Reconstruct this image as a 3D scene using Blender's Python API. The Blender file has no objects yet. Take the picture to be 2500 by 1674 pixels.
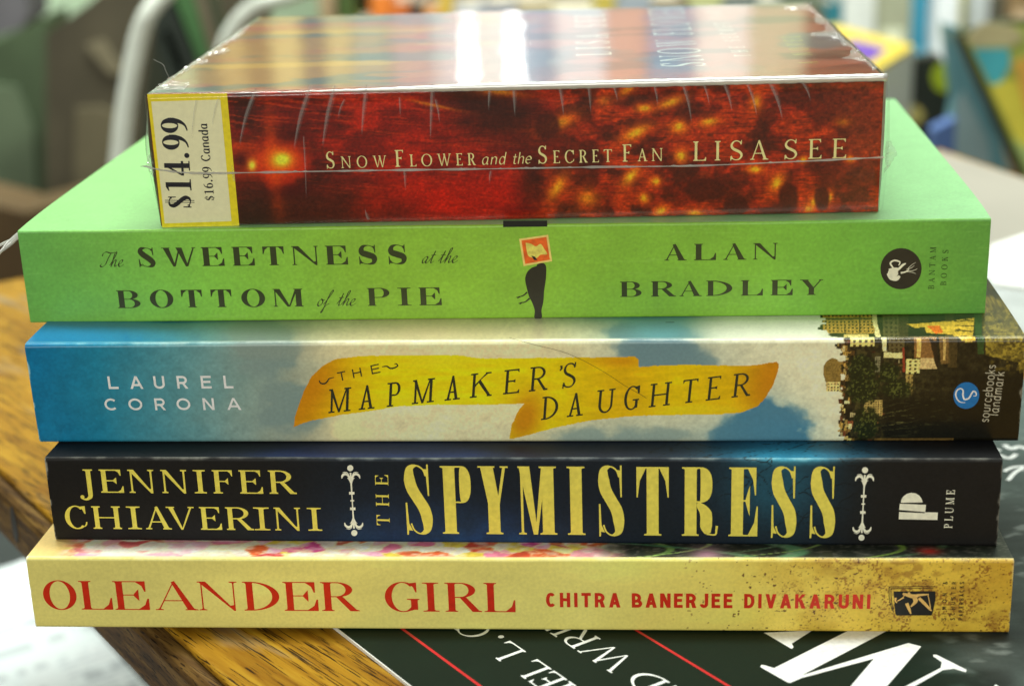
import bpy, math, random
import numpy as np
from mathutils import Matrix, Vector
S = 0.001                                   # everything below is measured in millimetres
sc = bpy.context.scene
col = sc.collection
random.seed(7)

# ------------------------------------------------------------------ camera
CAMY, CAMZ, PITCH, ROLL, FPX = -350.880, 163.680, 0.318843, -0.0336735, 4047.6
PW, PH = 2500.0, 1674.0
_c, _s = math.cos(ROLL), math.sin(ROLL)
_fw = np.array([0, math.cos(PITCH), -math.sin(PITCH)])
_up0 = np.array([0, math.sin(PITCH), math.cos(PITCH)])
_rt0 = np.array([1.0, 0, 0])
RT = _c * _rt0 + _s * _up0
UP = -_s * _rt0 + _c * _up0
CAM = np.array([0, CAMY, CAMZ])
cd = bpy.data.cameras.new('camera')
cam = bpy.data.objects.new('camera', cd)
col.objects.link(cam)
cd.sensor_width = 36
cd.lens = FPX / PW * 36
cd.clip_start = 0.02
cd.clip_end = 50
M = Matrix(((RT[0], UP[0], -_fw[0]), (RT[1], UP[1], -_fw[1]), (RT[2], UP[2], -_fw[2]))).to_4x4()
M.translation = Vector(CAM * S)
cam.matrix_world = M
cd.dof.use_dof = True
cd.dof.focus_distance = 0.347
cd.dof.aperture_fstop = cd.lens / 4.6
sc.camera = cam

# ------------------------------------------------------------------ world, lamps, exposure
w = bpy.data.worlds.new('World'); sc.world = w; w.use_nodes = True
w.node_tree.nodes['Background'].inputs[0].default_value = (0.93, 1.0, 0.88, 1)
w.node_tree.nodes['Background'].inputs[1].default_value = 0.15

def lamp(name, loc, aim, sx, sy, power, colr=(1, 1, 0.92)):
    l = bpy.data.lights.new(name, 'AREA'); l.shape = 'RECTANGLE'; l.size = sx; l.size_y = sy
    l.energy = power; l.color = colr
    o = bpy.data.objects.new(name, l); col.objects.link(o)
    o.location = loc
    o.rotation_euler = (Vector(aim) - Vector(loc)).to_track_quat('-Z', 'Y').to_euler()
    return o
lamp('front_fill', (-0.35, -1.85, 0.70), (0, 0, 0.05), 1.7, 0.7, 22.5, (1, 0.985, 0.88))  # unseen fill added behind the camera, well below the ceiling, to light the spines
lamp('ceiling_lamp_over', (0.10, 0.36, 1.8), (0, 0.1, 0.0), 1.3, 0.4, 38, (0.95, 1, 0.93))
lamp('shelf_fill', (0.2, 0.95, 1.05), (0.15, 1.5, 0.30), 1.5, 0.3, 30, (0.97, 1, 0.93))  # added fill that only brightens the shelf mirrored in the lid
lamp('left_fill', (-1.15, 0.55, 1.7), (-0.75, 1.1, -0.15), 1.2, 0.35, 18, (0.97, 1, 0.95))  # added fill lifting the newspaper, wall and chair at the left
lamp('wall_lamp', (-0.012, 1.49, 0.372), (-0.012, -0.2, 0.372), 0.062, 0.13, 3.6, (1, 1, 0.97))

vs = sc.view_settings
sc.display_settings.display_device = 'sRGB'
vs.view_transform = 'Standard'; vs.look = 'None'; vs.exposure = 0; vs.gamma = 1; vs.use_curve_mapping = False
try:
    sc.cycles.use_denoising = True
    sc.cycles.transparent_max_bounces = 16
    sc.cycles.max_bounces = 8
except Exception:
    pass

# ------------------------------------------------------------------ helpers
def ray(px, py):
    return _fw + RT * ((px - PW / 2) / FPX) + UP * ((PH / 2 - py) / FPX)
def on_z(px, py, z):
    d = ray(px, py); return CAM + d * ((z - CAMZ) / d[2])
def on_y(px, py, y):
    d = ray(px, py); return CAM + d * ((y - CAMY) / d[1])
def project(P):
    d = np.asarray(P, float) - CAM
    z = d @ _fw
    return PW / 2 + FPX * (d @ RT) / z, PH / 2 - FPX * (d @ UP) / z

def lin(c):
    c = np.asarray(c, float)
    return np.where(c <= 0.04045, c / 12.92, ((np.maximum(c, 0) + 0.055) / 1.055) ** 2.4)
def L8(*c):
    return tuple(lin(np.array(c) / 255.0))

def tag(o, label=None, cat=None, group=None, kind=None):
    if label: o['label'] = label
    if cat: o['category'] = cat
    if group: o['group'] = group
    if kind: o['kind'] = kind
    return o
def empty(name, loc, rz=0.0):
    o = bpy.data.objects.new(name, None); col.objects.link(o)
    o.location = Vector(loc) * S; o.rotation_euler = (0, 0, rz); o.empty_display_size = 0.02
    return o
def mesh(name, V, F, mats, parent=None, colors=None, midx=None, smooth=False):
    me = bpy.data.meshes.new(name)
    V = np.asarray(V, float) * S
    me.from_pydata(V.tolist(), [], [list(map(int, f)) for f in F])
    if not isinstance(mats, (list, tuple)): mats = [mats]
    for m in mats: me.materials.append(m)
    if midx is not None: me.polygons.foreach_set('material_index', np.asarray(midx, dtype=np.int32))
    if colors is not None:
        a = me.color_attributes.new('print', 'FLOAT_COLOR', 'POINT')
        C = np.ones((len(V), 4)); C[:, :3] = colors
        a.data.foreach_set('color', C.astype(np.float32).ravel())
    if smooth:
        me.polygons.foreach_set('use_smooth', np.ones(len(me.polygons), dtype=bool))
    me.update()
    o = bpy.data.objects.new(name, me); col.objects.link(o)
    if parent is not None: o.parent = parent
    return o
def grid_faces(nu, nv, off=0):
    i = np.arange(nu - 1); j = np.arange(nv - 1)
    I, J = np.meshgrid(i, j)
    a = (J * nu + I).ravel() + off
    return np.c_[a, a + 1, a + nu + 1, a + nu]

class MB:
    """collects simple solids into one mesh"""
    def __init__(s): s.V = []; s.F = []
    def add(s, V, F):
        o = len(s.V); s.V += [tuple(v) for v in V]; s.F += [[i + o for i in f] for f in F]
    def box(s, x0, x1, y0, y1, z0, z1):
        V = [(x0, y0, z0), (x1, y0, z0), (x1, y1, z0), (x0, y1, z0), (x0, y0, z1), (x1, y0, z1), (x1, y1, z1), (x0, y1, z1)]
        s.add(V, [(3, 2, 1, 0), (4, 5, 6, 7), (0, 1, 5, 4), (1, 2, 6, 5), (2, 3, 7, 6), (3, 0, 4, 7)])
    def prism(s, pts, z0, z1):
        n = len(pts)
        V = [(x, y, z0) for x, y in pts] + [(x, y, z1) for x, y in pts]
        F = [list(range(n))[::-1], list(range(n, 2 * n))] + [(i, (i + 1) % n, n + (i + 1) % n, n + i) for i in range(n)]
        s.add(V, F)
    def tube(s, pts, r, n=10):
        P = [np.asarray(p, float) for p in pts]
        rr = r if hasattr(r, '__len__') else [r] * len(P)
        V = []; F = []
        ref = np.array([0.13, 0.31, 0.94])
        for i, p in enumerate(P):
            t = P[min(i + 1, len(P) - 1)] - P[max(i - 1, 0)]; t /= np.linalg.norm(t)
            a = np.cross(t, ref); a /= np.linalg.norm(a); b = np.cross(t, a)
            for k in range(n):
                q = 2 * math.pi * k / n
                V.append(p + rr[i] * (math.cos(q) * a + math.sin(q) * b))
        for i in range(len(P) - 1):
            for k in range(n):
                k2 = (k + 1) % n
                F.append((i * n + k, i * n + k2, (i + 1) * n + k2, (i + 1) * n + k))
        F.append(list(range(n))[::-1]); F.append([(len(P) - 1) * n + k for k in range(n)])
        s.add(V, F)
    def build(s, name, mat, parent=None, smooth=False, bevel=0):
        o = mesh(name, s.V, s.F, mat, parent, smooth=smooth)
        if bevel:
            m = o.modifiers.new('bevel', 'BEVEL'); m.width = bevel * S; m.segments = 3; m.limit_method = 'ANGLE'
        return o

def catmull(pts, n=8):
    P = np.asarray(pts, float); out = []
    for i in range(len(P) - 1):
        p0 = P[max(i - 1, 0)]; p1 = P[i]; p2 = P[i + 1]; p3 = P[min(i + 2, len(P) - 1)]
        for k in range(n):
            t = k / n
            out.append(0.5 * ((2 * p1) + (-p0 + p2) * t + (2 * p0 - 5 * p1 + 4 * p2 - p3) * t * t + (-p0 + 3 * p1 - 3 * p2 + p3) * t ** 3))
    out.append(P[-1])
    return np.array(out)

# ------------------------------------------------------------------ noise for printed art
def _hash(ix, iy, seed):
    h = (ix.astype(np.int64) * 374761393 + iy.astype(np.int64) * 668265263 + seed * 144269) & 0xffffffff
    h = ((h ^ (h >> 13)) * 1274126177) & 0xffffffff
    return ((h ^ (h >> 16)) & 0xffff) / 65535.0
def vnoise(x, y, seed=0):
    ix = np.floor(x); iy = np.floor(y); fx = x - ix; fy = y - iy
    fx = fx * fx * (3 - 2 * fx); fy = fy * fy * (3 - 2 * fy)
    a = _hash(ix, iy, seed); b = _hash(ix + 1, iy, seed); c = _hash(ix, iy + 1, seed); d = _hash(ix + 1, iy + 1, seed)
    return (a * (1 - fx) + b * fx) * (1 - fy) + (c * (1 - fx) + d * fx) * fy
def fbm(x, y, seed=0, oct=4, gain=0.5):
    t = 0; a = 1; n = 0
    for o in range(oct):
        t = t + a * vnoise(x * 2 ** o + 17 * o, y * 2 ** o - 9 * o, seed + o); n += a; a *= gain
    return t / n
def sst(a, b, x):
    t = np.clip((x - a) / (b - a), 0, 1); return t * t * (3 - 2 * t)
def mixc(base, c, m):
    c = np.asarray(c, float)
    if c.ndim == 1: c = c / 255.0
    return base * (1 - m[..., None]) + c * m[..., None]
def flat(x, c):
    return np.broadcast_to(np.array(c) / 255.0, x.shape + (3,)).copy()
def gs(x, y, cx, cy, sx, sy, rot=0.0):
    r = math.radians(rot); dx = x - cx; dy = y - cy
    u = (dx * math.cos(r) + dy * math.sin(r)) / sx; v = (-dx * math.sin(r) + dy * math.cos(r)) / sy
    return np.exp(-0.5 * (u * u + v * v))
def ramp(x, stops):
    xs = [s[0] for s in stops]; C = np.array([s[1] for s in stops]) / 255.0
    return np.stack([np.interp(x, xs, C[:, k]) for k in range(3)], -1)
def in_poly(x, y, pts):
    r = np.zeros(x.shape, bool); n = len(pts)
    for i in range(n):
        x1, y1 = pts[i]; x2, y2 = pts[(i + 1) % n]
        if y1 == y2: continue
        c = ((y1 > y) != (y2 > y)) & (x < (x2 - x1) * (y - y1) / (y2 - y1) + x1)
        r ^= c
    return r.astype(float)

# ------------------------------------------------------------------ materials
def new_mat(name):
    m = bpy.data.materials.new(name); m.use_nodes = True
    nt = m.node_tree; return m, nt, nt.nodes['Principled BSDF']
def plain(name, c, rough=0.5, spec=0.5, metal=0.0, noise=0.12, scale=80, bump=0.0, emit=0):
    m, nt, b = new_mat(name)
    tc = nt.nodes.new('ShaderNodeTexCoord'); n = nt.nodes.new('ShaderNodeTexNoise')
    n.inputs['Scale'].default_value = scale; n.inputs['Detail'].default_value = 5
    nt.links.new(tc.outputs['Object'], n.inputs['Vector'])
    r = nt.nodes.new('ShaderNodeValToRGB')
    r.color_ramp.elements[0].position = 0.3; r.color_ramp.elements[1].position = 0.7
    r.color_ramp.elements[0].color = (*[v * (1 - noise) for v in c], 1)
    r.color_ramp.elements[1].color = (*[min(1, v * (1 + noise)) for v in c], 1)
    nt.links.new(n.outputs['Fac'], r.inputs['Fac']); nt.links.new(r.outputs['Color'], b.inputs['Base Color'])
    b.inputs['Roughness'].default_value = rough; b.inputs['Specular IOR Level'].default_value = spec
    b.inputs['Metallic'].default_value = metal
    if bump:
        bp = nt.nodes.new('ShaderNodeBump'); bp.inputs['Strength'].default_value = bump; bp.inputs['Distance'].default_value = 0.0005
        nt.links.new(n.outputs['Fac'], bp.inputs['Height']); nt.links.new(bp.outputs['Normal'], b.inputs['Normal'])
    return m
def printed(name, rough=0.35, spec=0.5, grain=0.06, bump=0.03, bscale=700, coat=0.0):
    """printed card: colour laid down in the 'print' attribute, broken up by fine grain"""
    m, nt, b = new_mat(name)
    at = nt.nodes.new('ShaderNodeAttribute'); at.attribute_name = 'print'
    tc = nt.nodes.new('ShaderNodeTexCoord'); n = nt.nodes.new('ShaderNodeTexNoise')
    n.inputs['Scale'].default_value = 1500; n.inputs['Detail'].default_value = 3
    nt.links.new(tc.outputs['Object'], n.inputs['Vector'])
    mr = nt.nodes.new('ShaderNodeMapRange'); mr.inputs['From Min'].default_value = 0.3; mr.inputs['From Max'].default_value = 0.7
    mr.inputs['To Min'].default_value = 1 - grain; mr.inputs['To Max'].default_value = 1 + grain
    nt.links.new(n.outputs['Fac'], mr.inputs['Value'])
    mx = nt.nodes.new('ShaderNodeMix'); mx.data_type = 'RGBA'; mx.blend_type = 'MULTIPLY'; mx.inputs['Factor'].default_value = 1
    nt.links.new(at.outputs['Color'], mx.inputs['A']); nt.links.new(mr.outputs['Result'], mx.inputs['B'])
    nt.links.new(mx.outputs['Result'], b.inputs['Base Color'])
    n2 = nt.nodes.new('ShaderNodeTexNoise'); n2.inputs['Scale'].default_value = bscale; n2.inputs['Detail'].default_value = 4
    nt.links.new(tc.outputs['Object'], n2.inputs['Vector'])
    bp = nt.nodes.new('ShaderNodeBump'); bp.inputs['Strength'].default_value = bump; bp.inputs['Distance'].default_value = 0.0004
    nt.links.new(n2.outputs['Fac'], bp.inputs['Height']); nt.links.new(bp.outputs['Normal'], b.inputs['Normal'])
    b.inputs['Roughness'].default_value = rough; b.inputs['Specular IOR Level'].default_value = spec
    b.inputs['Coat Weight'].default_value = coat; b.inputs['Coat Roughness'].default_value = 0.12
    return m
def pages_mat():
    m, nt, b = new_mat('page_paper')
    tc = nt.nodes.new('ShaderNodeTexCoord'); mp = nt.nodes.new('ShaderNodeMapping')
    mp.inputs['Scale'].default_value = (30, 30, 6000)
    n = nt.nodes.new('ShaderNodeTexNoise'); n.inputs['Scale'].default_value = 1; n.inputs['Detail'].default_value = 2
    nt.links.new(tc.outputs['Object'], mp.inputs['Vector']); nt.links.new(mp.outputs['Vector'], n.inputs['Vector'])
    r = nt.nodes.new('ShaderNodeValToRGB'); r.color_ramp.elements[0].position = 0.35; r.color_ramp.elements[1].position = 0.65
    r.color_ramp.elements[0].color = (.38, .33, .24, 1); r.color_ramp.elements[1].color = (.66, .62, .5, 1)
    nt.links.new(n.outputs['Fac'], r.inputs['Fac']); nt.links.new(r.outputs['Color'], b.inputs['Base Color'])
    b.inputs['Roughness'].default_value = 0.85
    return m
PAGES = pages_mat()
def ink(name, c, rough=0.4, spec=0.4, noise=0.10):
    return plain('ink_' + name, c, rough, spec, noise=noise, scale=900)

# albedo from a printed colour as it reads on a face turned to the room / on a face turned up
KF, KT = 0.60, 1.15
def alb(c, k): return np.clip(lin(np.clip(c, 0, 1)) / k, 0.002, 0.9)
def A8(*c, k=KF): return tuple(np.clip(lin(np.array(c) / 255.0) / k, 0.003, 0.88))

# ------------------------------------------------------------------ lettering
# every glyph is a list of pieces; a piece is a list of polygons in (x, y), cap height 1, baseline 0
def P(*p): return [list(p)]
def rect(x0, y0, x1, y1): return P((x0, y0), (x1, y0), (x1, y1), (x0, y1))
def ribbon(pts, wd, smooth=0, cap=0):
    p = catmull(pts, smooth) if smooth else np.asarray(pts, float)
    n = len(p)
    if hasattr(wd, '__len__'):
        w_ = np.interp(np.linspace(0, 1, n), np.linspace(0, 1, len(wd)), wd)
    else: w_ = np.full(n, wd, float)
    d = np.gradient(p, axis=0)
    if not smooth and n > 2:
        seg = np.diff(p, axis=0); seg /= np.linalg.norm(seg, axis=1)[:, None]
        d[0] = seg[0]; d[-1] = seg[-1]; d[1:-1] = seg[:-1] + seg[1:]
        dn = np.linalg.norm(d, axis=1); 
        w_ = w_.copy(); w_[1:-1] = w_[1:-1] * np.clip(2 / np.maximum(dn[1:-1], .8), 1, 2.2)
    d /= np.maximum(np.linalg.norm(d, axis=1), 1e-9)[:, None]
    if cap:
        p = p.copy(); p[0] -= d[0] * cap; p[-1] += d[-1] * cap
    nr = np.c_[-d[:, 1], d[:, 0]]
    a = p + nr * w_[:, None] / 2; b = p - nr * w_[:, None] / 2
    return [[tuple(b[i]), tuple(b[i + 1]), tuple(a[i + 1]), tuple(a[i])] for i in range(n - 1)]
def nib(pts, s, t, ang=0.0, smooth=6):
    """pen stroke: thick where the stroke runs across the nib"""
    p = catmull(pts, smooth) if smooth else np.asarray(pts, float)
    d = np.gradient(p, axis=0); a = np.arctan2(d[:, 1], d[:, 0]) - math.radians(ang)
    return ribbon(p, list(t + (s - t) * np.abs(np.sin(a)) ** 1.5))
def arcp(cx, cy, rx, ry, a0, a1, n=28, e=2.0):
    q = np.radians(np.linspace(a0, a1, n)); c = np.cos(q); s_ = np.sin(q)
    return np.c_[cx + rx * np.sign(c) * np.abs(c) ** (2 / e), cy + ry * np.sign(s_) * np.abs(s_) ** (2 / e)]
def ring(cx, cy, rx, ry, sx, ty, a0=0, a1=360, n=40, e=2.0):
    o = arcp(cx, cy, rx, ry, a0, a1, n, e); i = arcp(cx, cy, rx - sx, ry - ty, a0, a1, n, e)
    return [[tuple(o[k]), tuple(o[k + 1]), tuple(i[k + 1]), tuple(i[k])] for k in range(n - 1)]
def disc(cx, cy, r, n=24, ry=None):
    return [[tuple(v) for v in arcp(cx, cy, r, ry or r, 0, 360, n + 1)[:-1]]]
def serif(xl, xr, y, d, k, t, br, kr=None):
    kr = k if kr is None else kr
    p = [(xl - k, y), (xr + kr, y), (xr + kr, y + d * t)]
    for q in (0.25, 0.5, 0.8, 1.0): p.append((xr + kr * (1 - q) ** 2, y + d * (t + br * q ** 2)))
    for q in (1.0, 0.8, 0.5, 0.25): p.append((xl - k * (1 - q) ** 2, y + d * (t + br * q ** 2)))
    p.append((xl - k, y + d * t))
    return [p]
def wedge(x, y, dy, wd, t):
    """arm end: a vertical beak at x going dy, running back by wd"""
    return [[(x, y), (x, y + dy), (x - 0.12 * wd, y + dy), (x - 0.35 * wd, y + 0.45 * dy), (x - wd, y + 0.02 * dy), (x - wd, y)]]

def serif_glyph(ch, w, s, t, k, br=0.04, tv=None, e=2.0, beak=0.30):
    tv = tv or t * 1.15
    H = 1.0; g = []
    def st(xl, wd=s, top=1, bot=1, y0=0, y1=1, kl=k, kr=k):
        g.append(rect(xl, y0, xl + wd, y1))
        if bot: g.append(serif(xl, xl + wd, 0, 1, kl, t, br, kr))
        if top: g.append(serif(xl, xl + wd, 1, -1, kl, t, br, kr))
    if ch == 'I':
        kk = max(0.02, (w - s) / 2); st(kk, kl=kk, kr=kk)
    elif ch == 'L':
        st(k, kr=k * .8); g.append(rect(k, 0, w, t)); g.append(wedge(w, 0, beak * 1.15, w * .33, t))
    elif ch in 'EF':
        st(k * .9, kl=k * .9, kr=0.01, bot=1 if ch == 'E' else 0)
        if ch == 'F': g.append(serif(k * .9, k * .9 + s, 0, 1, k * .9, t, br, k * 1.2))
        x1 = w * .93
        g.append(rect(k, 1 - t, x1, 1)); g.append(wedge(x1, 1, -beak, w * .30, t))
        if ch == 'E': g.append(rect(k, 0, w, t)); g.append(wedge(w, 0, beak * 1.1, w * .34, t))
        m = w * .72; yc = .52
        g.append(rect(k + s * .5, yc - t / 2, m, yc + t / 2))
        g.append([[(m, yc - beak * .55), (m, yc + beak * .55), (m - .05 * w, yc + beak * .4), (m - w * .15, yc + t / 2), (m - w * .15, yc - t / 2), (m - .05 * w, yc - beak * .4)]])
    elif ch == 'T':
        kk = k; xl = (w - s) / 2; st(xl, top=0, kl=kk, kr=kk)
        g.append(rect(0.0, 1 - t, w, 1)); g.append(wedge(w, 1, -beak * 1.1, w * .3, t))
        g.append([[(w - a, b) for a, b in wedge(w, 1, -beak * 1.1, w * .3, t)[0]]])
    elif ch == 'H':
        st(k); st(w - k - s); g.append(rect(k + s * .5, .5 - t / 2, w - k - s * .5, .5 + t / 2))
    elif ch == 'N':
        st(k, tv, top=0); st(w - k - tv, tv, bot=0)
        g.append(P((k * .25, 1), (k * .25 + s * 1.12, 1), (w - k, -.012), (w - k - tv * 1.2, -.012))); g.append(P((0, 1), (0, 1 - t), (k + .02, 1 - t), (k + .02, 1)))
        g.append(P((w - k - s * .9, 0.16), (w - k, .2), (w - k, -.012), (w - k - tv * .9, -.012)))
    elif ch == 'M':
        kk = k * .9
        st(kk, tv, top=0); st(w - kk - s, s)
        xm = w * .47; sd = s * 1.1; se = s * .42
        if w / s < 4: xm = w * .40; sd = s * .92; se = s * .30
        g.append(P((kk * .4, 1), (kk * .4 + sd, 1), (xm + se, 0), (xm - tv * .3, 0)))
        g.append(P((w - kk - s - tv * .1, 1), (w - kk - s * .6, 1), (xm + se, 0), (xm + se - tv * 1.1, 0)))
        g.append(P((0, 1), (0, 1 - t), (kk + .02, 1 - t), (kk + .02, 1)))
    elif ch in 'VY':
        sk = k * .9
        if ch == 'V':
            xm = w * .5 + .02
            g.append(P((sk, 1), (sk + s * 1.05, 1), (xm + s * .22, 0), (xm - tv * .5, -.012)))
            g.append(P((w - sk - tv * 1.2, 1), (w - sk, 1), (xm + s * .22, 0), (xm - tv * .2, 0)))
        else:
            xl = (w - s) / 2
            st(xl, top=0, y1=.46)
            g.append(P((sk, 1), (sk + s * 1.08, 1), (xl + s, .46), (xl + s, .38), (xl, .40), (xl, .46)))
            g.append(P((w - sk - tv * 1.2, 1), (w - sk, 1), (xl + s, .44), (xl + s - tv, .46)))
        g.append(serif(sk, sk + s * 1.05, 1, -1, sk, t, 0, k * .8)); g.append(serif(w - sk - tv * 1.2, w - sk, 1, -1, k, t, 0, sk))
    elif ch == 'W':
        a = w * .32; b = w * .69; sk = k * .8
        g.append(P((sk, 1), (sk + s, 1), (a + s * .3, 0), (a - tv * .5, -.012)))
        xm = w * .5
        g.append(P((xm + .02, 1), (xm + tv * 1.1 + .02, 1), (a + s * .3, 0), (a - tv * .2, 0)))
        g.append(P((xm - s * .45, 1), (xm + s * .55, 1), (b + s * .3, 0), (b - tv * .5, -.012)))
        g.append(P((w - sk - tv * 1.1, 1), (w - sk, 1), (b + s * .3, 0), (b - tv * .2, 0)))
        g.append(serif(sk, sk + s, 1, -1, sk, t, 0, k * .6)); g.append(serif(w - sk - tv, w - sk, 1, -1, k * .8, t, 0, sk))
        g.append(serif(xm - s * .3, xm + s * .4, 1, -1, k * .5, t, 0))
    elif ch == 'A':
        xa = w * .48
        g.append(P((k * .95, t * .5), (k * .95 + tv * 1.1, t * .5), (xa + tv * .4, 1), (xa - tv * .3, 1.012)))
        g.append(P((w - k - s * 1.1, 0), (w - k, 0), (xa + tv * .5, 1.012), (xa - s * .42, .97)))
        yb = .33
        x0 = k + (xa - k) * yb; x1 = w - k - s * .5 - (w - k - s * .5 - xa) * yb
        g.append(rect(x0, yb - t / 2, x1, yb + t / 2))
        g.append(serif(k, k + tv * 1.1, 0, 1, k, t, br * .6)); g.append(serif(w - k - s * 1.05, w - k, 0, 1, k * .9, t, br * .5, k))
    elif ch == 'K':
        st(k)
        xs = k + s
        g.append(P((xs - .01, .42), (xs - .01, .42 + tv * 1.4), (w - k * 1.5, 1), (w - k * 1.5 - tv * 1.4, 1)))
        g.append(P((xs + (w - xs) * .18, .60), (xs + (w - xs) * .18 + s * .7, .72), (w - k * .3, 0), (w - k * .3 - s * 1.15, 0)))
        g.append(serif(w - k * 1.6 - tv, w - k * 1.6, 1, -1, k * .8, t, 0)); g.append(serif(w - k * .4 - s, w - k * .4, 0, 1, k * .7, t, 0, k * .4))
    elif ch in 'OQ':
        g.append(ring(w / 2, .5, w / 2, .52, s, t, e=e, n=56))
    elif ch in 'CG':
        g.append(ring(w * .52, .5, w * .52, .52, s * 1.02, t, 48, 312 if ch == 'C' else 318, e=e, n=44))
        xr = w * .90
        g.append(P((xr, 1.0), (xr + t, 1.0), (xr + t, .66), (xr, .66), (xr - w * .07, .84), (xr - w * .22, .97)))
        if ch == 'C':
            g.append(ribbon([(w * .86, .10), (w * .93, .19), (w * .96, .30)], [t * 1.0, t * 1.2, t], 5))
        else:
            xs = w - k * .55 - s
            g.append(rect(xs, .06, xs + s, .42)); g.append(serif(xs, xs + s, .44, -1, k * 1.2, t, br * .6, k * .55))
            g.append(P((xs, .12), (xs, .03), (xs + s, .10), (xs + s, .2)))
    elif ch == 'D':
        st(k, kr=.01)
        rx = w - k - s * .6
        g.append(ring(w - rx, .5, rx, .5, s * 1.05, t, -90, 90, e=e)); g.append(rect(k + s * .4, 1 - t, w - rx + .01, 1)); g.append(rect(k + s * .4, 0, w - rx + .01, t))
    elif ch in 'PRB':
        yj = .47 if ch == 'P' else .50
        rx = (w - k - s) * (.62 if ch != 'R' else .60); wr = w if ch == 'P' else (w * .86 if ch == 'R' else w * .92)
        st(k, kr=k * .8 if ch != 'B' else .01)
        cy = (1 + yj - t / 2) / 2; ry = (1 - yj + t / 2) / 2
        g.append(ring(wr - rx, cy, rx, ry, s * .98, t, -90, 90, e=e)); g.append(rect(k + s * .4, 1 - t, wr - rx + .01, 1)); g.append(rect(k + s * .4, yj - t / 2, wr - rx + .01, yj + t / 2))
        if ch == 'B':
            r2 = (w - k - s) * .66; cy = (yj + t / 2) / 2; ry = cy
            g.append(ring(w - r2, cy, r2, ry, s * 1.02, t, -90, 90, e=e)); g.append(rect(k + s * .4, 0, w - r2 + .01, t))
        if ch == 'R':
            if e > 2.2:
                x0 = wr - s * .95
                g.append(ribbon([(wr - rx, yj), (x0 - .01, yj - .05), (x0 + s * .42, .33), (x0 + s * .46, .14), (x0 + s * .6, .035)], [t, s * .6, s, s, s * .45], 6))
                g.append(ribbon([(x0 + s * .5, .03), (w * .95, .02), (w * .985, .09), (w, .15)], [t * 1.2, t, t * 1.4, t * 1.6], 5))
            else:
                x0 = wr - rx - .02
                g.append(P((x0, yj), (x0 + s * .98, yj), (w - k * .1, 0.0), (w - k * .1 - s * 1.15, 0)))
                g.append(P((w - k * .15 - s, 0), (w + k * .35, 0), (w + k * .35, t), (w - k * .5, t + .02)))
    elif ch == 'U':
        st(k, s, bot=0, y0=.33); st(w - k - tv, tv, bot=0, y0=.33)
        x0 = k; x1 = w - k; cx = (x0 + x1) / 2; rx = (x1 - x0) / 2
        o = arcp(cx, .34, rx, .355, 180, 360, 30); i = []
        for q in np.radians(np.linspace(180, 360, 30)):
            i.append(((x0 + s + x1 - tv) / 2 + (x1 - tv - x0 - s) / 2 * math.cos(q), .34 + (.355 - t * 1.2) * math.sin(q)))
        g.append([[tuple(o[a]), tuple(o[a + 1]), i[a + 1], i[a]] for a in range(29)])
    elif ch == 'J':
        xl = w - k - s
        g.append(rect(xl, -.05, xl + s, 1)); g.append(serif(xl, xl + s, 1, -1, k * 1.3, t, br, k))
        g.append(ribbon([(xl + s / 2, -.04), (xl + s * .4, -.18), (xl - s * .3, -.29), (xl - s * 1.1, -.28), (xl - s * 1.5, -.2)], [s, s * .9, s * .5, t * 1.3, t * 2.4], 6))
        g.append(disc(xl - s * 1.3, -.19, s * .42))
    elif ch == 'S':
        i = s * .5
        pts = [(w * .84, .80), (w * .74, .925), (w * .5, 1.01 - t / 2), (w * .23 + i * .2, .93), (.02 * w + i * .92, .76), (w * .22, .60), (w * .5, .50), (w * .78, .39), (w * .985 - i * .95, .235), (w * .74, .065), (w * .46, -.01 + t / 2), (w * .22, .075), (w * .1, .22)]
        if w / s < 3.0:
            pts = [(w * .80, .85), (w * .70, .95), (w * .48, 1.012 - t / 2), (w * .24, .955), (.01 * w + i * .96, .80), (w * .30, .655), (w * .5, .51), (w * .70, .365), (w * .99 - i * .96, .21), (w * .76, .055), (w * .52, -.012 + t / 2), (w * .30, .05), (w * .2, .15)]
            g.append(ribbon(pts, [t, t, t, s * .62, s * .95, s * 1.0, s * .98, s * 1.0, s * .95, s * .62, t, t, t], 9))
        else: g.append(ribbon(pts, [t, t, t, s * .52, s * .86, s * 1.0, s * 1.08, s * 1.0, s * .86, s * .52, t, t, t], 7))
        xr = w * .90
        g.append(P((xr - t, 1.02), (xr, 1.02), (xr, 1 - beak * 1.1), (xr - t * .9, 1 - beak * 1.1), (xr - w * .09, .86), (xr - w * .2, .955), (xr - w * .06, .95)))
        xl = w * .03
        g.append(P((xl, -.02), (xl + t, -.02), (xl + w * .07, .05), (xl + w * .22, .04), (xl + w * .09, .15), (xl + t, beak * 1.15), (xl, beak * 1.15)))
    return g

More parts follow.
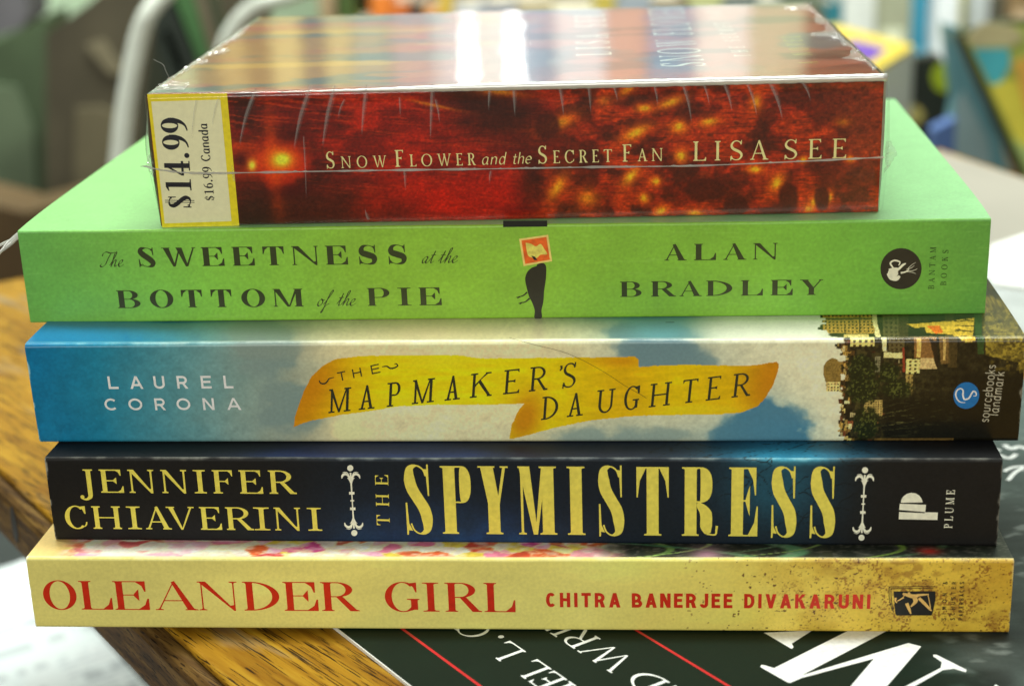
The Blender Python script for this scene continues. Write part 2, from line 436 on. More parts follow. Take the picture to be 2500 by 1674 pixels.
def digit(ch, s=.17, t=.035):
    g = []; w = .56
    if ch == '1':
        g.append(rect(.2, 0, .2 + s, 1)); g.append(serif(.2, .2 + s, 0, 1, .13, t, .03)); g.append(P((.2, 1), (.2, .9), (.04, .87), (.04, .9))); w = .56
    elif ch == '4':
        w = .62
        g.append(rect(.32, 0, .32 + s, 1)); g.append(P((.02, .34), (.02 + t * 1.6, .34), (.49, 1), (.40, 1))); g.append(rect(.02, .25, .60, .34)); g.append(rect(.22, 0, .60, t))
    elif ch in '96':
        g.append(ring(.29, .67, .29, .34, s, t, n=36)); 
        g.append(ribbon([(.5, .72), (.5, .5), (.44, .25), (.30, .07), (.1, .0)], [s, s, s * .75, s * .4, t], 6))
        if ch == '6': g = [[[(.58 - x, 1 - y) for x, y in p] for p in pc] for pc in g]
        w = .58
    elif ch == '.':
        g.append(disc(.12, .085, .1)); w = .26
    elif ch == '$':
        g += [[[(x * .9, y * .86 + .07) for x, y in p] for p in pc] for pc in serif_glyph('S', .56, s, t, .05)]
        g.append(rect(.21, -.08, .235, 1.08)); g.append(rect(.29, -.08, .315, 1.08)); w = .56
    return g, w

def sans_glyph(ch, w, h):
    """even-weight capitals; h is the stroke weight"""
    q = h / 2; g = []
    def ln(*p): g.append(ribbon(p, h))
    def av(cx, cy, rx, ry, a0, a1): g.append(ribbon(arcp(cx, cy, rx, ry, a0, a1, 26), h))
    if ch == 'I': ln((w / 2, 0), (w / 2, 1))
    elif ch == 'L': ln((q, 0), (q, 1)); ln((q, q), (w, q))
    elif ch in 'EF':
        ln((q, 0), (q, 1)); ln((q, 1 - q), (w, 1 - q)); ln((q, .52), (w * .92, .52))
        if ch == 'E': ln((q, q), (w, q))
    elif ch == 'T': ln((w / 2, 0), (w / 2, 1)); ln((0, 1 - q), (w, 1 - q))
    elif ch == 'H': ln((q, 0), (q, 1)); ln((w - q, 0), (w - q, 1)); ln((q, .52), (w - q, .52))
    elif ch == 'A':
        g.append(P((0, 0), (h * 1.1, 0), (w / 2 + h * .5, 1), (w / 2 - h * .5, 1))); g.append(P((w - h * 1.1, 0), (w, 0), (w / 2 + h * .5, 1), (w / 2 - h * .5, 1))); ln((w * .2, .3), (w * .8, .3))
    elif ch == 'V': g.append(P((0, 1), (h * 1.1, 1), (w / 2 + h * .5, 0), (w / 2 - h * .5, 0))); g.append(P((w - h * 1.1, 1), (w, 1), (w / 2 + h * .5, 0), (w / 2 - h * .5, 0)))
    elif ch == 'N': ln((q, 0), (q, 1)); ln((w - q, 0), (w - q, 1)); g.append(P((0, 1), (h * 1.15, 1), (w, 0), (w - h * 1.15, 0)))
    elif ch == 'M': ln((q, 0), (q, 1)); ln((w - q, 0), (w - q, 1)); g.append(P((0, 1), (h * 1.1, 1), (w / 2 + q, .15), (w / 2 - q, .15))); g.append(P((w - h * 1.1, 1), (w, 1), (w / 2 + q, .15), (w / 2 - q, .15)))
    elif ch == 'O': av(w / 2, .5, w / 2 - q, .5 - q, 0, 360)
    elif ch in 'CG':
        av(w / 2, .5, w / 2 - q, .5 - q, 45, 315)
        if ch == 'G': ln((w - q, .1), (w - q, .47)); ln((w * .55, .47), (w, .47))
    elif ch == 'U': ln((q, .32), (q, 1)); ln((w - q, .32), (w - q, 1)); av(w / 2, .34, w / 2 - q, .34 - q, 180, 360)
    elif ch == 'J': ln((w - q, .28), (w - q, 1)); av(w / 2, .30, w / 2 - q, .30 - q, 190, 360)
    elif ch in 'PRBD':
        ln((q, 0), (q, 1))
        if ch == 'D': av(w * .45, .5, w * .55 - q, .5 - q, -90, 90); ln((q, q), (w * .46, q)); ln((q, 1 - q), (w * .46, 1 - q))
        else:
            yj = .45; cy = (1 - q + yj) / 2; ry = (1 - q - yj) / 2; rr = ry * 1.05; wr = w * .95 if ch != 'B' else w * .9
            av(wr - q - rr, cy, rr, ry, -90, 90); ln((q, 1 - q), (wr - q - rr + .01, 1 - q)); ln((q, yj), (wr - q - rr + .01, yj))
            if ch == 'R': g.append(P((w * .42, yj), (w * .42 + h * 1.1, yj), (w, 0), (w - h * 1.2, 0)))
            if ch == 'B': cy = (q + yj) / 2; ry = (yj - q) / 2; av(w - q - ry, cy, ry, ry, -90, 90); ln((q, q), (w - q - ry + .01, q))
    elif ch == 'K': ln((q, 0), (q, 1)); g.append(P((q, .34), (q, .52), (w - h * 1.2, 1), (w, 1))); g.append(P((w * .33, .55), (w * .33 + h, .64), (w, 0), (w - h * 1.25, 0)))
    elif ch == 'S':
        pts = [(w * .92, .78), (w * .76, .94), (w * .5, 1 - q), (w * .2, .93), (q, .75), (w * .25, .57), (w * .5, .5), (w * .78, .42), (w - q, .25), (w * .8, .07), (w * .5, q), (w * .2, .07), (w * .06, .23)]
        g.append(ribbon(pts, h, 5))
    elif ch == '&':
        pts = [(w, 0.02), (w * .25, .68), (w * .25, .9), (w * .45, .96), (w * .62, .85), (w * .5, .65), (w * .15, .4), (w * .1, .15), (w * .35, .03), (w * .7, .15), (w * .95, .45)]
        g.append(ribbon(pts, h, 5))
    return g

XH = .62
LOWER = {   # skeletons of small letters: list of polylines, advance
    'a': ([[(.40, .60), (.25, .63), (.08, .50), (.04, .25), (.15, .03), (.30, .05), (.42, .25), (.44, .62)], [(.44, .62), (.43, .15), (.47, .02), (.54, .05)]], .56),
    'n': ([[(.06, .62), (.06, 0)], [(.06, .40), (.18, .58), (.32, .63), (.43, .52), (.44, .30), (.44, 0)]], .54),
    'd': ([[(.42, .5), (.30, .62), (.15, .60), (.04, .35), (.08, .10), (.22, .0), (.36, .08), (.42, .22)], [(.44, 1.0), (.44, .1), (.48, .0)]], .55),
    't': ([[(.14, .85), (.13, .15), (.20, .01), (.32, .05)], [(.0, .60), (.30, .60)]], .36),
    'h': ([[(.06, 1.0), (.06, 0)], [(.06, .40), (.18, .58), (.32, .63), (.43, .52), (.44, .30), (.44, 0)]], .54),
    'e': ([[(.06, .34), (.46, .36), (.42, .55), (.26, .63), (.10, .52), (.05, .30), (.12, .08), (.28, .0), (.44, .10)]], .52),
    'o': ([[(.26, .62), (.10, .55), (.04, .31), (.10, .07), (.26, 0), (.42, .07), (.48, .31), (.42, .55), (.26, .62)]], .56),
    'f': ([[(.38, .95), (.28, 1.0), (.18, .88), (.16, .5), (.14, 0)], [(.02, .60), (.30, .60)]], .36),
    's': ([[(.36, .52), (.24, .62), (.10, .55), (.10, .40), (.30, .28), (.36, .14), (.24, .0), (.06, .08)]], .44),
    'u': ([[(.06, .62), (.06, .2), (.14, .02), (.28, .0), (.42, .15)], [(.44, .62), (.44, 0)]], .54),
    'r': ([[(.06, .62), (.06, 0)], [(.06, .38), (.14, .56), (.30, .62)]], .34),
    'c': ([[(.42, .50), (.28, .62), (.10, .55), (.04, .31), (.10, .07), (.28, 0), (.42, .10)]], .48),
    'b': ([[(.06, 1.0), (.06, 0)], [(.06, .45), (.2, .62), (.38, .58), (.46, .31), (.38, .04), (.2, 0), (.06, .15)]], .54),
    'k': ([[(.06, 1.0), (.06, 0)], [(.40, .62), (.08, .25)], [(.2, .38), (.42, 0)]], .46),
    'l': ([[(.06, 1.0), (.06, 0)]], .18),
    'm': ([[(.06, .62), (.06, 0)], [(.06, .40), (.16, .58), (.28, .62), (.36, .5), (.36, 0)], [(.36, .40), (.46, .58), (.58, .62), (.66, .5), (.66, 0)]], .76),
    'C': ([[(.62, .80), (.45, .98), (.2, .88), (.05, .5), (.2, .12), (.45, .02), (.64, .2)]], .72),
}
SCRIPT = {  # joined copperplate hand
    'T': ([[(.0, .72), (.02, .9), (.2, 1.0), (.5, .93), (.8, .98)], [(.55, .95), (.42, .6), (.30, .15), (.10, .0), (-.02, .1), (.06, .2)]], .58),
    'h': ([[(.0, .1), (.22, .6), (.30, .92), (.24, .98), (.18, .8), (.10, .0)], [(.12, .1), (.25, .42), (.36, .42), (.33, .15), (.38, .02), (.5, .12)]], .5),
    'e': ([[(.0, .12), (.2, .24), (.28, .40), (.18, .44), (.06, .25), (.10, .04), (.22, .02), (.40, .15)]], .38),
    'a': ([[(.34, .36), (.22, .44), (.06, .25), (.08, .04), (.2, .06), (.34, .40)], [(.34, .40), (.28, .1), (.34, .01), (.48, .14)]], .46),
    't': ([[(.0, .12), (.16, .5), (.22, .78), (.14, .2), (.18, .02), (.34, .14)], [(.04, .52), (.32, .55)]], .32),
    'o': ([[(.2, .44), (.06, .3), (.05, .08), (.16, .0), (.3, .15), (.3, .35), (.2, .44), (.28, .38), (.42, .42)]], .42),
    'f': ([[(.0, .1), (.2, .5), (.36, .95), (.28, 1.0), (.18, .6), (.06, -.35), (.0, -.42), (.0, -.3), (.2, .05), (.36, .15)]], .36),
}
def lower_glyph(ch, s, t, ang, shear=0.0, table=LOWER, sm=6, tick=0):
    sk, adv = table[ch]; g = []
    for p in sk:
        if len(p) == 2:
            d = np.array(p[1]) - np.array(p[0]); a = math.atan2(d[1], d[0]) - math.radians(ang)
            g.append(ribbon(p, t + (s - t) * abs(math.sin(a)) ** 1.5))
            if tick and abs(d[1]) > .4: g.append(rect(p[1][0] - tick, 0, p[1][0] + tick, t * 1.2)); g.append(P((p[0][0] - tick * 1.3, p[0][1] - .08), (p[0][0], p[0][1] - .05), (p[0][0], p[0][1])))
        else: g.append(nib(p, s, t, ang, sm))
    return g, adv

class Ink:
    """lettering and marks printed on one flat face of a book; photo measurements go through the face's homography"""
    def __init__(s, face, lift=0.03):
        s.f = face; s.V = []; s.F = []; s.lift = lift + (.03 if isinstance(face, Spine) else 0)
    def piece(s, polys, layer):
        for p in polys:
            o = len(s.V)
            s.V += [s.f.to3(x, y, s.lift + 0.0045 * layer) for x, y in p]
            s.F.append(list(range(o, o + len(p))))
    def glyph(s, g, O, ax, ay):
        for i, pc in enumerate(g):
            s.piece([[(O[0] + ax[0] * x + ay[0] * y, O[1] + ax[1] * x + ay[1] * y) for x, y in p] for p in pc], i)
    def frame(s, p0, p1, top):
        a = np.array(s.f.mm(*p0)); b = np.array(s.f.mm(*p1)); t = np.array(s.f.mm(*top))
        d = b - a; Ln = np.linalg.norm(d); d /= Ln; u = np.array([-d[1], d[0]])
        return a, d, u, Ln, (t - a) @ u
    def letters(s, fn, items, p0, p1, top, shear=0.0, axis='x', rise=None):
        """items: (char, a0, a1) with a0/a1 photo coordinates of the letter's extent along the line"""
        a, d, u, Ln, cap = s.frame(p0, p1, top)
        k = 0 if axis == 'x' else 1
        for ch, e0, e1 in items:
            f0 = (e0 - p0[k]) / (p1[k] - p0[k]); f1 = (e1 - p0[k]) / (p1[k] - p0[k])
            q0 = np.array(s.f.mm(p0[0] + (p1[0] - p0[0]) * f0, p0[1] + (p1[1] - p0[1]) * f0))
            q1 = np.array(s.f.mm(p0[0] + (p1[0] - p0[0]) * f1, p0[1] + (p1[1] - p0[1]) * f1))
            w_ = ((q1 - q0) @ d / cap - abs(shear)) * .965; q0 = q0 + d * cap * w_ * .018
            s.glyph(fn(ch, w_), q0, d * cap, (u + d * shear) * cap)
    def line(s, fn, text, p0, p1, top, widths, shear=0.0, space=.35):
        """text spread evenly between two photo points; widths: natural width of each letter in cap heights"""
        a, d, u, Ln, cap = s.frame(p0, p1, top)
        ws = [space if c == ' ' else widths(c) for c in text]
        tr = (Ln / cap - sum(ws)) / max(1, len(text) - 1); x = 0
        for c, w_ in zip(text, ws):
            if c != ' ':
                s.glyph(fn(c, w_), a + d * cap * x, d * cap, (u + d * shear) * cap)
            x += w_ + tr
    def px_ribbon(s, pts, wd, smooth=6, layer=0):
        m = [s.f.mm(*p) for p in pts]; sc_ = s.f.pxmm
        s.piece(ribbon(m, [v / sc_ for v in wd] if hasattr(wd, '__len__') else wd / sc_, smooth), layer)
    def px_poly(s, pts, layer=0, smooth=0):
        if smooth: pts = catmull(list(pts) + [pts[0]], smooth)[:-1]
        s.piece([[s.f.mm(*p) for p in pts]], layer)
    def px_disc(s, c, r, layer=0, ry=None):
        s.px_poly([tuple(v) for v in arcp(c[0], c[1], r, ry or r, 0, 360, 33)[:-1]], layer)
    def build(s, name, mat, parent):
        return mesh(name, s.V, s.F, mat, parent)

def SW(base=.62, **kw):
    d = dict(I=.36, J=.42, L=.60, E=.64, F=.6, T=.66, S=.52, P=.6, B=.64, M=.95, W=1.05, O=.78, N=.78, A=.78, D=.76, U=.76, C=.68, G=.76, H=.8, R=.68, K=.72, V=.74, Y=.7)
    d.update(kw)
    return lambda c: d.get(c, base)
SANSW = lambda c: dict(I=.16, L=.5, E=.52, F=.5, T=.56, S=.56, M=.8, O=.8, W=1., N=.66, A=.66, D=.64, U=.64, C=.68, G=.72, H=.64, R=.6, B=.6, P=.58, K=.6, V=.64, J=.44).get(c, .6)

def homography(src, dst):
    A = []; b = []
    for (x, y), (X, Y) in zip(src, dst):
        A.append([x, y, 1, 0, 0, 0, -X * x, -X * y]); b.append(X)
        A.append([0, 0, 0, x, y, 1, -Y * x, -Y * y]); b.append(Y)
    h = np.linalg.solve(np.array(A, float), np.array(b, float))
    return np.append(h, 1).reshape(3, 3)

class Spine:
    """front face of a lying book: X along the spine, Y up, in millimetres"""
    def __init__(s, L, h, lean, TL, TR, BR, BL):
        s.L, s.h, s.lean = L, h, lean
        s.H = homography([TL, TR, BR, BL], [(0, h), (L, h), (L, 0), (0, 0)])
        s.Hi = np.linalg.inv(s.H); s.pxmm = (TR[0] - TL[0]) / L
        n = math.hypot(1, lean / h); s.n = (0, -1 / n, lean / h / n)
    def mm(s, px, py):
        q = s.H @ np.array([px, py, 1.0]); return q[0] / q[2], q[1] / q[2]
    def px(s, X, Y):
        q = s.Hi; d = q[2, 0] * X + q[2, 1] * Y + q[2, 2]
        return (q[0, 0] * X + q[0, 1] * Y + q[0, 2]) / d, (q[1, 0] * X + q[1, 1] * Y + q[1, 2]) / d
    def surf(s, X, Y):
        """how far a real card spine strays from flat: a slight swell and waviness"""
        return (0.03 * (fbm(X / 14, Y / 30, 5) - .5) - .03 * np.sin(np.pi * Y / s.h)) * np.minimum(1, np.maximum(0, np.minimum(Y, s.h - Y)) / 2)
    def to3(s, X, Y, off=0):
        return (X, s.lean * Y / s.h + s.n[1] * off + float(s.surf(np.array(X), np.array(Y))), Y + s.n[2] * off)

class Flat:
    """a horizontal face in world millimetres: X and Y are a local frame on it"""
    def __init__(s, z, org=(0, 0), ex=(1, 0), pxmm=11.0, local=None):
        s.z = z; s.o = np.array(org, float); s.ex = np.array(ex, float); s.ey = np.array([-ex[1], ex[0]]); s.pxmm = pxmm; s.local = local
    def mm(s, px, py):
        p = on_z(px, py, s.z)[:2] - s.o; return p @ s.ex, p @ s.ey
    def to3(s, X, Y, off=0):
        p = s.o + s.ex * X + s.ey * Y
        q = np.array([p[0], p[1], s.z + off])
        return s.local(q) if s.local else tuple(q)

# ------------------------------------------------------------------ book builder
def to_local(loc, yaw):
    c_, s_ = math.cos(yaw), math.sin(yaw)
    def f(q):
        d = np.asarray(q) - np.array(loc); return (c_ * d[0] + s_ * d[1], -s_ * d[0] + c_ * d[1], d[2])
    return f
def to_world(loc, yaw):
    c_, s_ = math.cos(yaw), math.sin(yaw)
    def f(x, y, z):
        return np.array([loc[0] + c_ * x - s_ * y, loc[1] + s_ * x + c_ * y, loc[2] + z * np.ones_like(x)])
    return f

def build_book(name, label, x, y, z, yaw, L, h, lean, depth, corners, spine_art, cover_art, mat, nx, ny, r=0.7, bulge=0.0, cat='book', cover_nx=300, worn=True, group=None, kf=None, kt=None, cover_front=None):
    kf = kf or KF; kt = kt or KT
    root = empty(name, (x, y, z), yaw); tag(root, label, cat, group)
    sp = Spine(L, h, lean, *corners)
    # spine with rounded long edges
    a = np.linspace(0, math.pi / 2, 6)[:-1]
    vb = r * (1 - np.cos(a)); vv = np.concatenate([vb, np.linspace(r, h - r, ny), (h - vb)[::-1]])
    back = np.where(vv < r, r - np.sqrt(np.maximum(r * r - (r - vv) ** 2, 0)), np.where(vv > h - r, r - np.sqrt(np.maximum(r * r - (vv - h + r) ** 2, 0)), 0))
    X, Y = np.meshgrid(np.linspace(0, L, nx), vv)
    rip = lambda x_: .34 * (fbm(x_ / 38, x_ * 0, int(abs(x) * 7) % 97) - .5) + .10 * (fbm(x_ / 6, x_ * 0, 3) - .5)
    V = np.stack([X, lean * Y / h + back[:, None] + sp.surf(X, Y), Y + rip(X) * sst(.5, 1, Y / h)], -1).reshape(-1, 3)
    PX, PY = sp.px(X, Y)
    C = spine_art(PX, PY)
    if worn:
        m = sst(.55, .1, X + 1.9 * fbm(X / 2, Y / 2.2, 21) - .6) * .6
        m2 = sst(.55, .1, (L - X) + 1.9 * fbm(X / 2, Y / 2.2, 22) - .6) * .4
        C = mixc(C, (205, 205, 190), np.maximum(m, m2))
        e = sst(.8, .1, h - Y + .9 * fbm(X / 3, Y * 0, 23) - .1) * .35
        C = mixc(C, (200, 200, 185), e)
    so = mesh('spine', V, grid_faces(nx, len(vv)), mat, root, colors=alb(C, kf).reshape(-1, 3), smooth=True)
    # front cover (lying uppermost)
    d = np.concatenate([np.linspace(0, 16, 42), np.linspace(17, depth - r, 46)])
    Xc, Dc = np.meshgrid(np.linspace(0, L, cover_nx), d)
    endw = np.clip(np.maximum(1 - Xc / 26, 1 - (L - Xc) / 26), 0, 1) ** .7
    zz = h + bulge * endw * (1 - np.exp(-Dc / 12)) + rip(Xc) * np.exp(-Dc / 9)
    Vc = np.stack([Xc, lean + r + Dc, zz], -1)
    Wc = to_world((x, y, z), yaw)(Xc, lean + r + Dc, zz)
    q = np.moveaxis(Wc, 0, -1) - CAM; zd = q @ _fw
    cx = PW / 2 + FPX * (q @ RT) / zd; cy = PH / 2 - FPX * (q @ UP) / zd
    Cc = cover_art(cx, cy, Xc, Dc)
    nF = grid_faces(cover_nx, len(d))
    # give the card its thickness: skirt round three sides
    top = Vc.reshape(-1, 3); cc = alb(Cc, kt).reshape(-1, 3)
    nu, nv = cover_nx, len(d)
    loop = [j * nu for j in range(nv)] + [(nv - 1) * nu + i for i in range(1, nu)] + [j * nu + nu - 1 for j in range(nv - 2, -1, -1)]
    low = top[loop] - np.array([0, 0, .35]); o = len(top)
    sk = [(loop[i], o + i, o + i + 1, loop[i + 1]) for i in range(len(loop) - 1)]
    mesh('front_cover', np.r_[top, low], [tuple(f) for f in nF] + sk, mat, root, colors=np.r_[cc, np.full((len(low), 3), .55)], smooth=False)
    b = MB(); b.box(0, L, r, depth + lean, 0.0, .35); bo = b.build('back_cover', mat_card(mat), root)
    b = MB(); b.box(.25, L - .25, r + .2 + max(0, lean), depth - .4 + lean, .37, h - .37); b.build('page_block' if cat == 'book' else 'box_body', PAGES, root)
    return root, so, sp
_card = {}
def mat_card(m):
    if 'c' not in _card: _card['c'] = plain('back_card', (.3, .28, .22), .5)
    return _card['c']

# ================================================================== THE TABLE AND THE SURROUNDINGS
ED = np.array([.557, -.83]); EN = np.array([.83, .557]); KE = -85.0      # table edge direction, inward normal, offset
TZ = -0.9
def wood(name, top=True):
    m, nt, b = new_mat(name)
    tc = nt.nodes.new('ShaderNodeTexCoord')
    rot = nt.nodes.new('ShaderNodeMapping'); rot.inputs['Rotation'].default_value = (0, 0, math.atan2(.83, .557) - .10)
    nt.links.new(tc.outputs['Object'], rot.inputs['Vector'])
    def noise(sx, sy, sz, det=4, dist=0.0):
        mp = nt.nodes.new('ShaderNodeMapping'); mp.inputs['Scale'].default_value = (sx, sy, sz)
        nt.links.new(rot.outputs['Vector'], mp.inputs['Vector'])
        n = nt.nodes.new('ShaderNodeTexNoise'); n.inputs['Scale'].default_value = 1; n.inputs['Detail'].default_value = det; n.inputs['Distortion'].default_value = dist
        nt.links.new(mp.outputs['Vector'], n.inputs['Vector']); return n
    def rampn(src, stops):
        r = nt.nodes.new('ShaderNodeValToRGB'); el = r.color_ramp.elements
        while len(el) < len(stops): el.new(.5)
        for e_, (p_, c_) in zip(el, stops): e_.position = p_; e_.color = (*c_, 1)
        nt.links.new(src, r.inputs['Fac']); return r
    def mult(a, b_, f=1.0):
        mx = nt.nodes.new('ShaderNodeMix'); mx.data_type = 'RGBA'; mx.blend_type = 'MULTIPLY'; mx.inputs['Factor'].default_value = f
        nt.links.new(a, mx.inputs['A']); nt.links.new(b_, mx.inputs['B']); return mx.outputs['Result']
    n1 = noise(26, 620, 620, 5, .25)
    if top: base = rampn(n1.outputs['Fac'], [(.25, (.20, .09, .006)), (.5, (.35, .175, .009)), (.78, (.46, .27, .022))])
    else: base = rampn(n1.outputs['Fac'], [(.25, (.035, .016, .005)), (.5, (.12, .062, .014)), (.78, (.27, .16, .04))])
    n2 = noise(95, 2500, 2500, 3, .2)
    pores = rampn(n2.outputs['Fac'], [(.37, (.09, .055, .03)), (.43, (1, 1, 1))])
    n3 = noise(22, 140, 140, 5, .8)
    band = rampn(n3.outputs['Fac'], [(.32, (.68, .58, .44)), (.48, (1, 1, 1)), (.7, (1.0, .98, .9))])
    colr = mult(mult(base.outputs['Color'], pores.outputs['Color'], .92), band.outputs['Color'], 1)
    if top:
        n5 = noise(20, 90, 90, 5, .5)                       # worn grey varnish
        wr = rampn(n5.outputs['Fac'], [(.60, (0, 0, 0)), (.70, (1, 1, 1))])
        mx = nt.nodes.new('ShaderNodeMix'); mx.data_type = 'RGBA'; mx.inputs['B'].default_value = (.30, .25, .16, 1)
        ml = nt.nodes.new('ShaderNodeMath'); ml.operation = 'MULTIPLY'; ml.inputs[1].default_value = .55
        nt.links.new(wr.outputs['Color'], ml.inputs[0]); nt.links.new(ml.outputs[0], mx.inputs['Factor']); nt.links.new(colr, mx.inputs['A'])
        colr = mult(mx.outputs['Result'], pores.outputs['Color'], .6)
    nt.links.new(colr, b.inputs['Base Color'])
    b.inputs['Roughness'].default_value = .5 if top else .65; b.inputs['Specular IOR Level'].default_value = .14 if top else .2
    bp = nt.nodes.new('ShaderNodeBump'); bp.inputs['Strength'].default_value = .25; bp.inputs['Distance'].default_value = .0004
    nt.links.new(n2.outputs['Fac'], bp.inputs['Height']); nt.links.new(bp.outputs['Normal'], b.inputs['Normal'])
    return m
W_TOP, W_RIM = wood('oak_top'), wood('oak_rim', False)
def en(e_, n_): p = ED * e_ + EN * n_; return (p[0], p[1])
tbl = empty('wooden_table', (0, 0, TZ - 19)); tag(tbl, 'worn golden oak table with a dark edge, carrying the stack of books', 'table')
t0 = (0, 0, TZ - 19)
far = [(232, 330), (205, 416), (190, 470)]
near = [en(360, KE + 3), en(-306, KE + 3)]
pts = [near[0], (330, 0), (232, 330), (205, 418), en(-300, 210), near[1]]
b = MB(); b.prism(pts, 16.8, 19); b.build('tabletop', W_TOP, tbl, bevel=1.0)
pts2 = [en(360, KE), (333, 0), (235, 330), (208, 420), en(-303, 212), en(-309, KE)]
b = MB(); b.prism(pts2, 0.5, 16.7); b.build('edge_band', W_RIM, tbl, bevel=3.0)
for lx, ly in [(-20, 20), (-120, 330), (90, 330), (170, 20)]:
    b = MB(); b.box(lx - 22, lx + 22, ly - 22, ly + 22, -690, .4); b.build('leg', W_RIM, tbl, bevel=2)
# dark knot in the table edge
kp = on_z(48, 1277, TZ - 9); kd = kp[:2] @ ED
b = MB()
ring_ = []
for q in range(20):
    a_ = 2 * math.pi * q / 20; p = ED * (kd + 2.6 * math.cos(a_)) + EN * (KE - .15)
    ring_.append((p[0], p[1], 10 + 5.2 * math.sin(a_)))
b.add(ring_, [list(range(20))])
b.build('knot', plain('knot_dark', (.012, .008, .005), .5), tbl)

# floor and walls far behind
def big_plane(name, pts, mat):
    o = mesh(name, pts, [list(range(len(pts)))], mat); tag(o, kind='structure'); return o
FLOOR = plain('carpet', (.13, .08, .035), .9, .1, noise=.5, scale=6)
big_plane('floor', [(-4000, -2500, -720), (4000, -2500, -720), (4000, 4000, -720), (-4000, 4000, -720)], FLOOR)
WALLM = plain('pale_green_paint', (.60, .80, .56), .7, .3, noise=.10, scale=3)
b = MB(); b.box(-2600, 2600, 2300, 2360, -719, 1700); o = b.build('wall', WALLM); tag(o, 'pale green wall at the back, behind the chairs and the bookshelf', 'wall')

# ================================================================== PRINTED ART (photo coordinates x, y)
def art_ole_spine(x, y):
    n = fbm(x / 60, y / 40, 1)
    c = ramp(x, [(0, (188, 178, 102)), (700, (194, 186, 106)), (1400, (198, 188, 104)), (1750, (196, 180, 88)), (2050, (186, 160, 60)), (2300, (188, 158, 54)), (2500, (182, 150, 48))])
    c = c * (0.93 + .14 * fbm(x / 300, y / 60, 3))[..., None]
    age = sst(1650, 2150, x)
    c = mixc(c, (160, 124, 34), age * sst(.45, .7, fbm(x / 90, y / 50, 6)) * .5)
    sp_ = fbm(x / 4.2, y / 3.6, 8, 3) * .70 + fbm(x / 40, y / 30, 9, 3) * .40
    dens = .745 - .085 * sst(1650, 2100, x) - .045 * gs(x, y, 2170, 1400, 160, 50) - .04 * gs(x, y, 2400, 1530, 120, 50, 20)
    c = mixc(c, (104, 62, 18), sst(dens, dens + .07, sp_) * sst(1700, 2150, x) * .72)
    c = mixc(c, (100, 60, 18), .45 * sst(.45, .7, fbm(x / 25, y / 14, 12)) * (gs(x, y, 2180, 1395, 150, 40, 10) + gs(x, y, 2400, 1525, 120, 28, 25)))
    c = mixc(c, (60, 30, 14), sst(.80, .83, fbm(x / 9, y / 7, 15, 2)) * sst(1580, 1750, x) * .8)
    return c
def art_ole_cover(x, y, X, D):
    # loose watercolour blossoms: nearest-seed patches
    rg = np.random.RandomState(4)
    pal = [(232, 216, 200), (226, 120, 150), (206, 74, 44), (238, 228, 208), (214, 70, 140), (228, 150, 160), (218, 96, 50), (240, 222, 190), (226, 196, 70), (200, 54, 60), (236, 170, 190)]
    NS = 190; sx = rg.uniform(0, 128, NS); sd = rg.uniform(0, 22, NS); sp_ = rg.randint(0, len(pal), NS)
    wx = X + 3.5 * (fbm(X / 5, D / 3, 31) - .5); wd = D * 1.4 + 4 * (fbm(X / 4, D / 3, 33) - .5)
    best = np.full(X.shape, 1e9); sec = best.copy(); idx = np.zeros(X.shape, int)
    for i in range(NS):
        dd = (wx - sx[i]) ** 2 + (wd - sd[i]) ** 2
        m = dd < best; sec = np.where(m, best, np.minimum(sec, dd)); idx = np.where(m, i, idx); best = np.minimum(best, dd)
    c = (np.array(pal) / 255.0)[sp_[idx]]
    c = mixc(c, (246, 234, 216), sst(.45, .7, fbm(X / 2.2, D / 1.3, 34)) * .6); c = c * (.80 + .32 * fbm(X / 1.5, D / 1, 35))[..., None]
    c = mixc(c, (240, 215, 150), sst(.6, .1, np.sqrt(sec) - np.sqrt(best)) * .5)
    c = mixc(c, (238, 226, 214), sst(22, 6, np.abs(X - 22)) * sst(10, 0, D) * .7)
    gold = flat(X, (216, 184, 112)) * (.9 + .2 * fbm(X / 3, D / 3, 36))[..., None]
    c = mixc(c * 1, gold[0, 0] * 255, sst(11, 6, X + 2 * fbm(X / 4, D / 4, 2)))
    dark = flat(X, (34, 38, 30)) * (.7 + .7 * fbm(X / 2, D / 1.5, 37))[..., None]
    for x0, d0, sl, wd_, cc in [(128, 0, 1.3, 1.2, (110, 150, 70)), (140, 3, 2.2, .8, (150, 190, 90)), (150, 0, -.6, 2.6, (74, 120, 84)), (156, 0, 1.0, 3.2, (92, 140, 100)), (166, 4, 2.4, .7, (130, 160, 80)), (172, 0, 1.6, 1.0, (120, 150, 60)), (184, 2, 2, 1.5, (60, 90, 60)), (132, 6, 1.8, 2.0, (70, 100, 60)), (146, 2, 2.6, 1.2, (84, 110, 80))]:
        dark = mixc(dark, cc, sst(wd_, wd_ * .4, np.abs(X - x0 - sl * (D - d0) * 2.2 + .04 * (D * 3) ** 2)) * .85)
    dark = mixc(dark, (176, 130, 150), gs(X, D, 141, 1.5, 2.4, 3) * .9)
    dark = mixc(dark, (170, 40, 30), gs(X, D, 185.5, 3.5, 1.6, 1.2))
    dark = mixc(dark, (150, 140, 130), sst(.62, .7, fbm(X / .9, D / .35, 38, 2)) * .35)
    m = sst(117, 127, X + 9 * (fbm(X / 6, D / 3, 39) - .5) + D * .5)
    c = c * (1 - m[..., None]) + dark * m[..., None]
    return mixc(c, (220, 206, 150), sst(.5, .05, D))
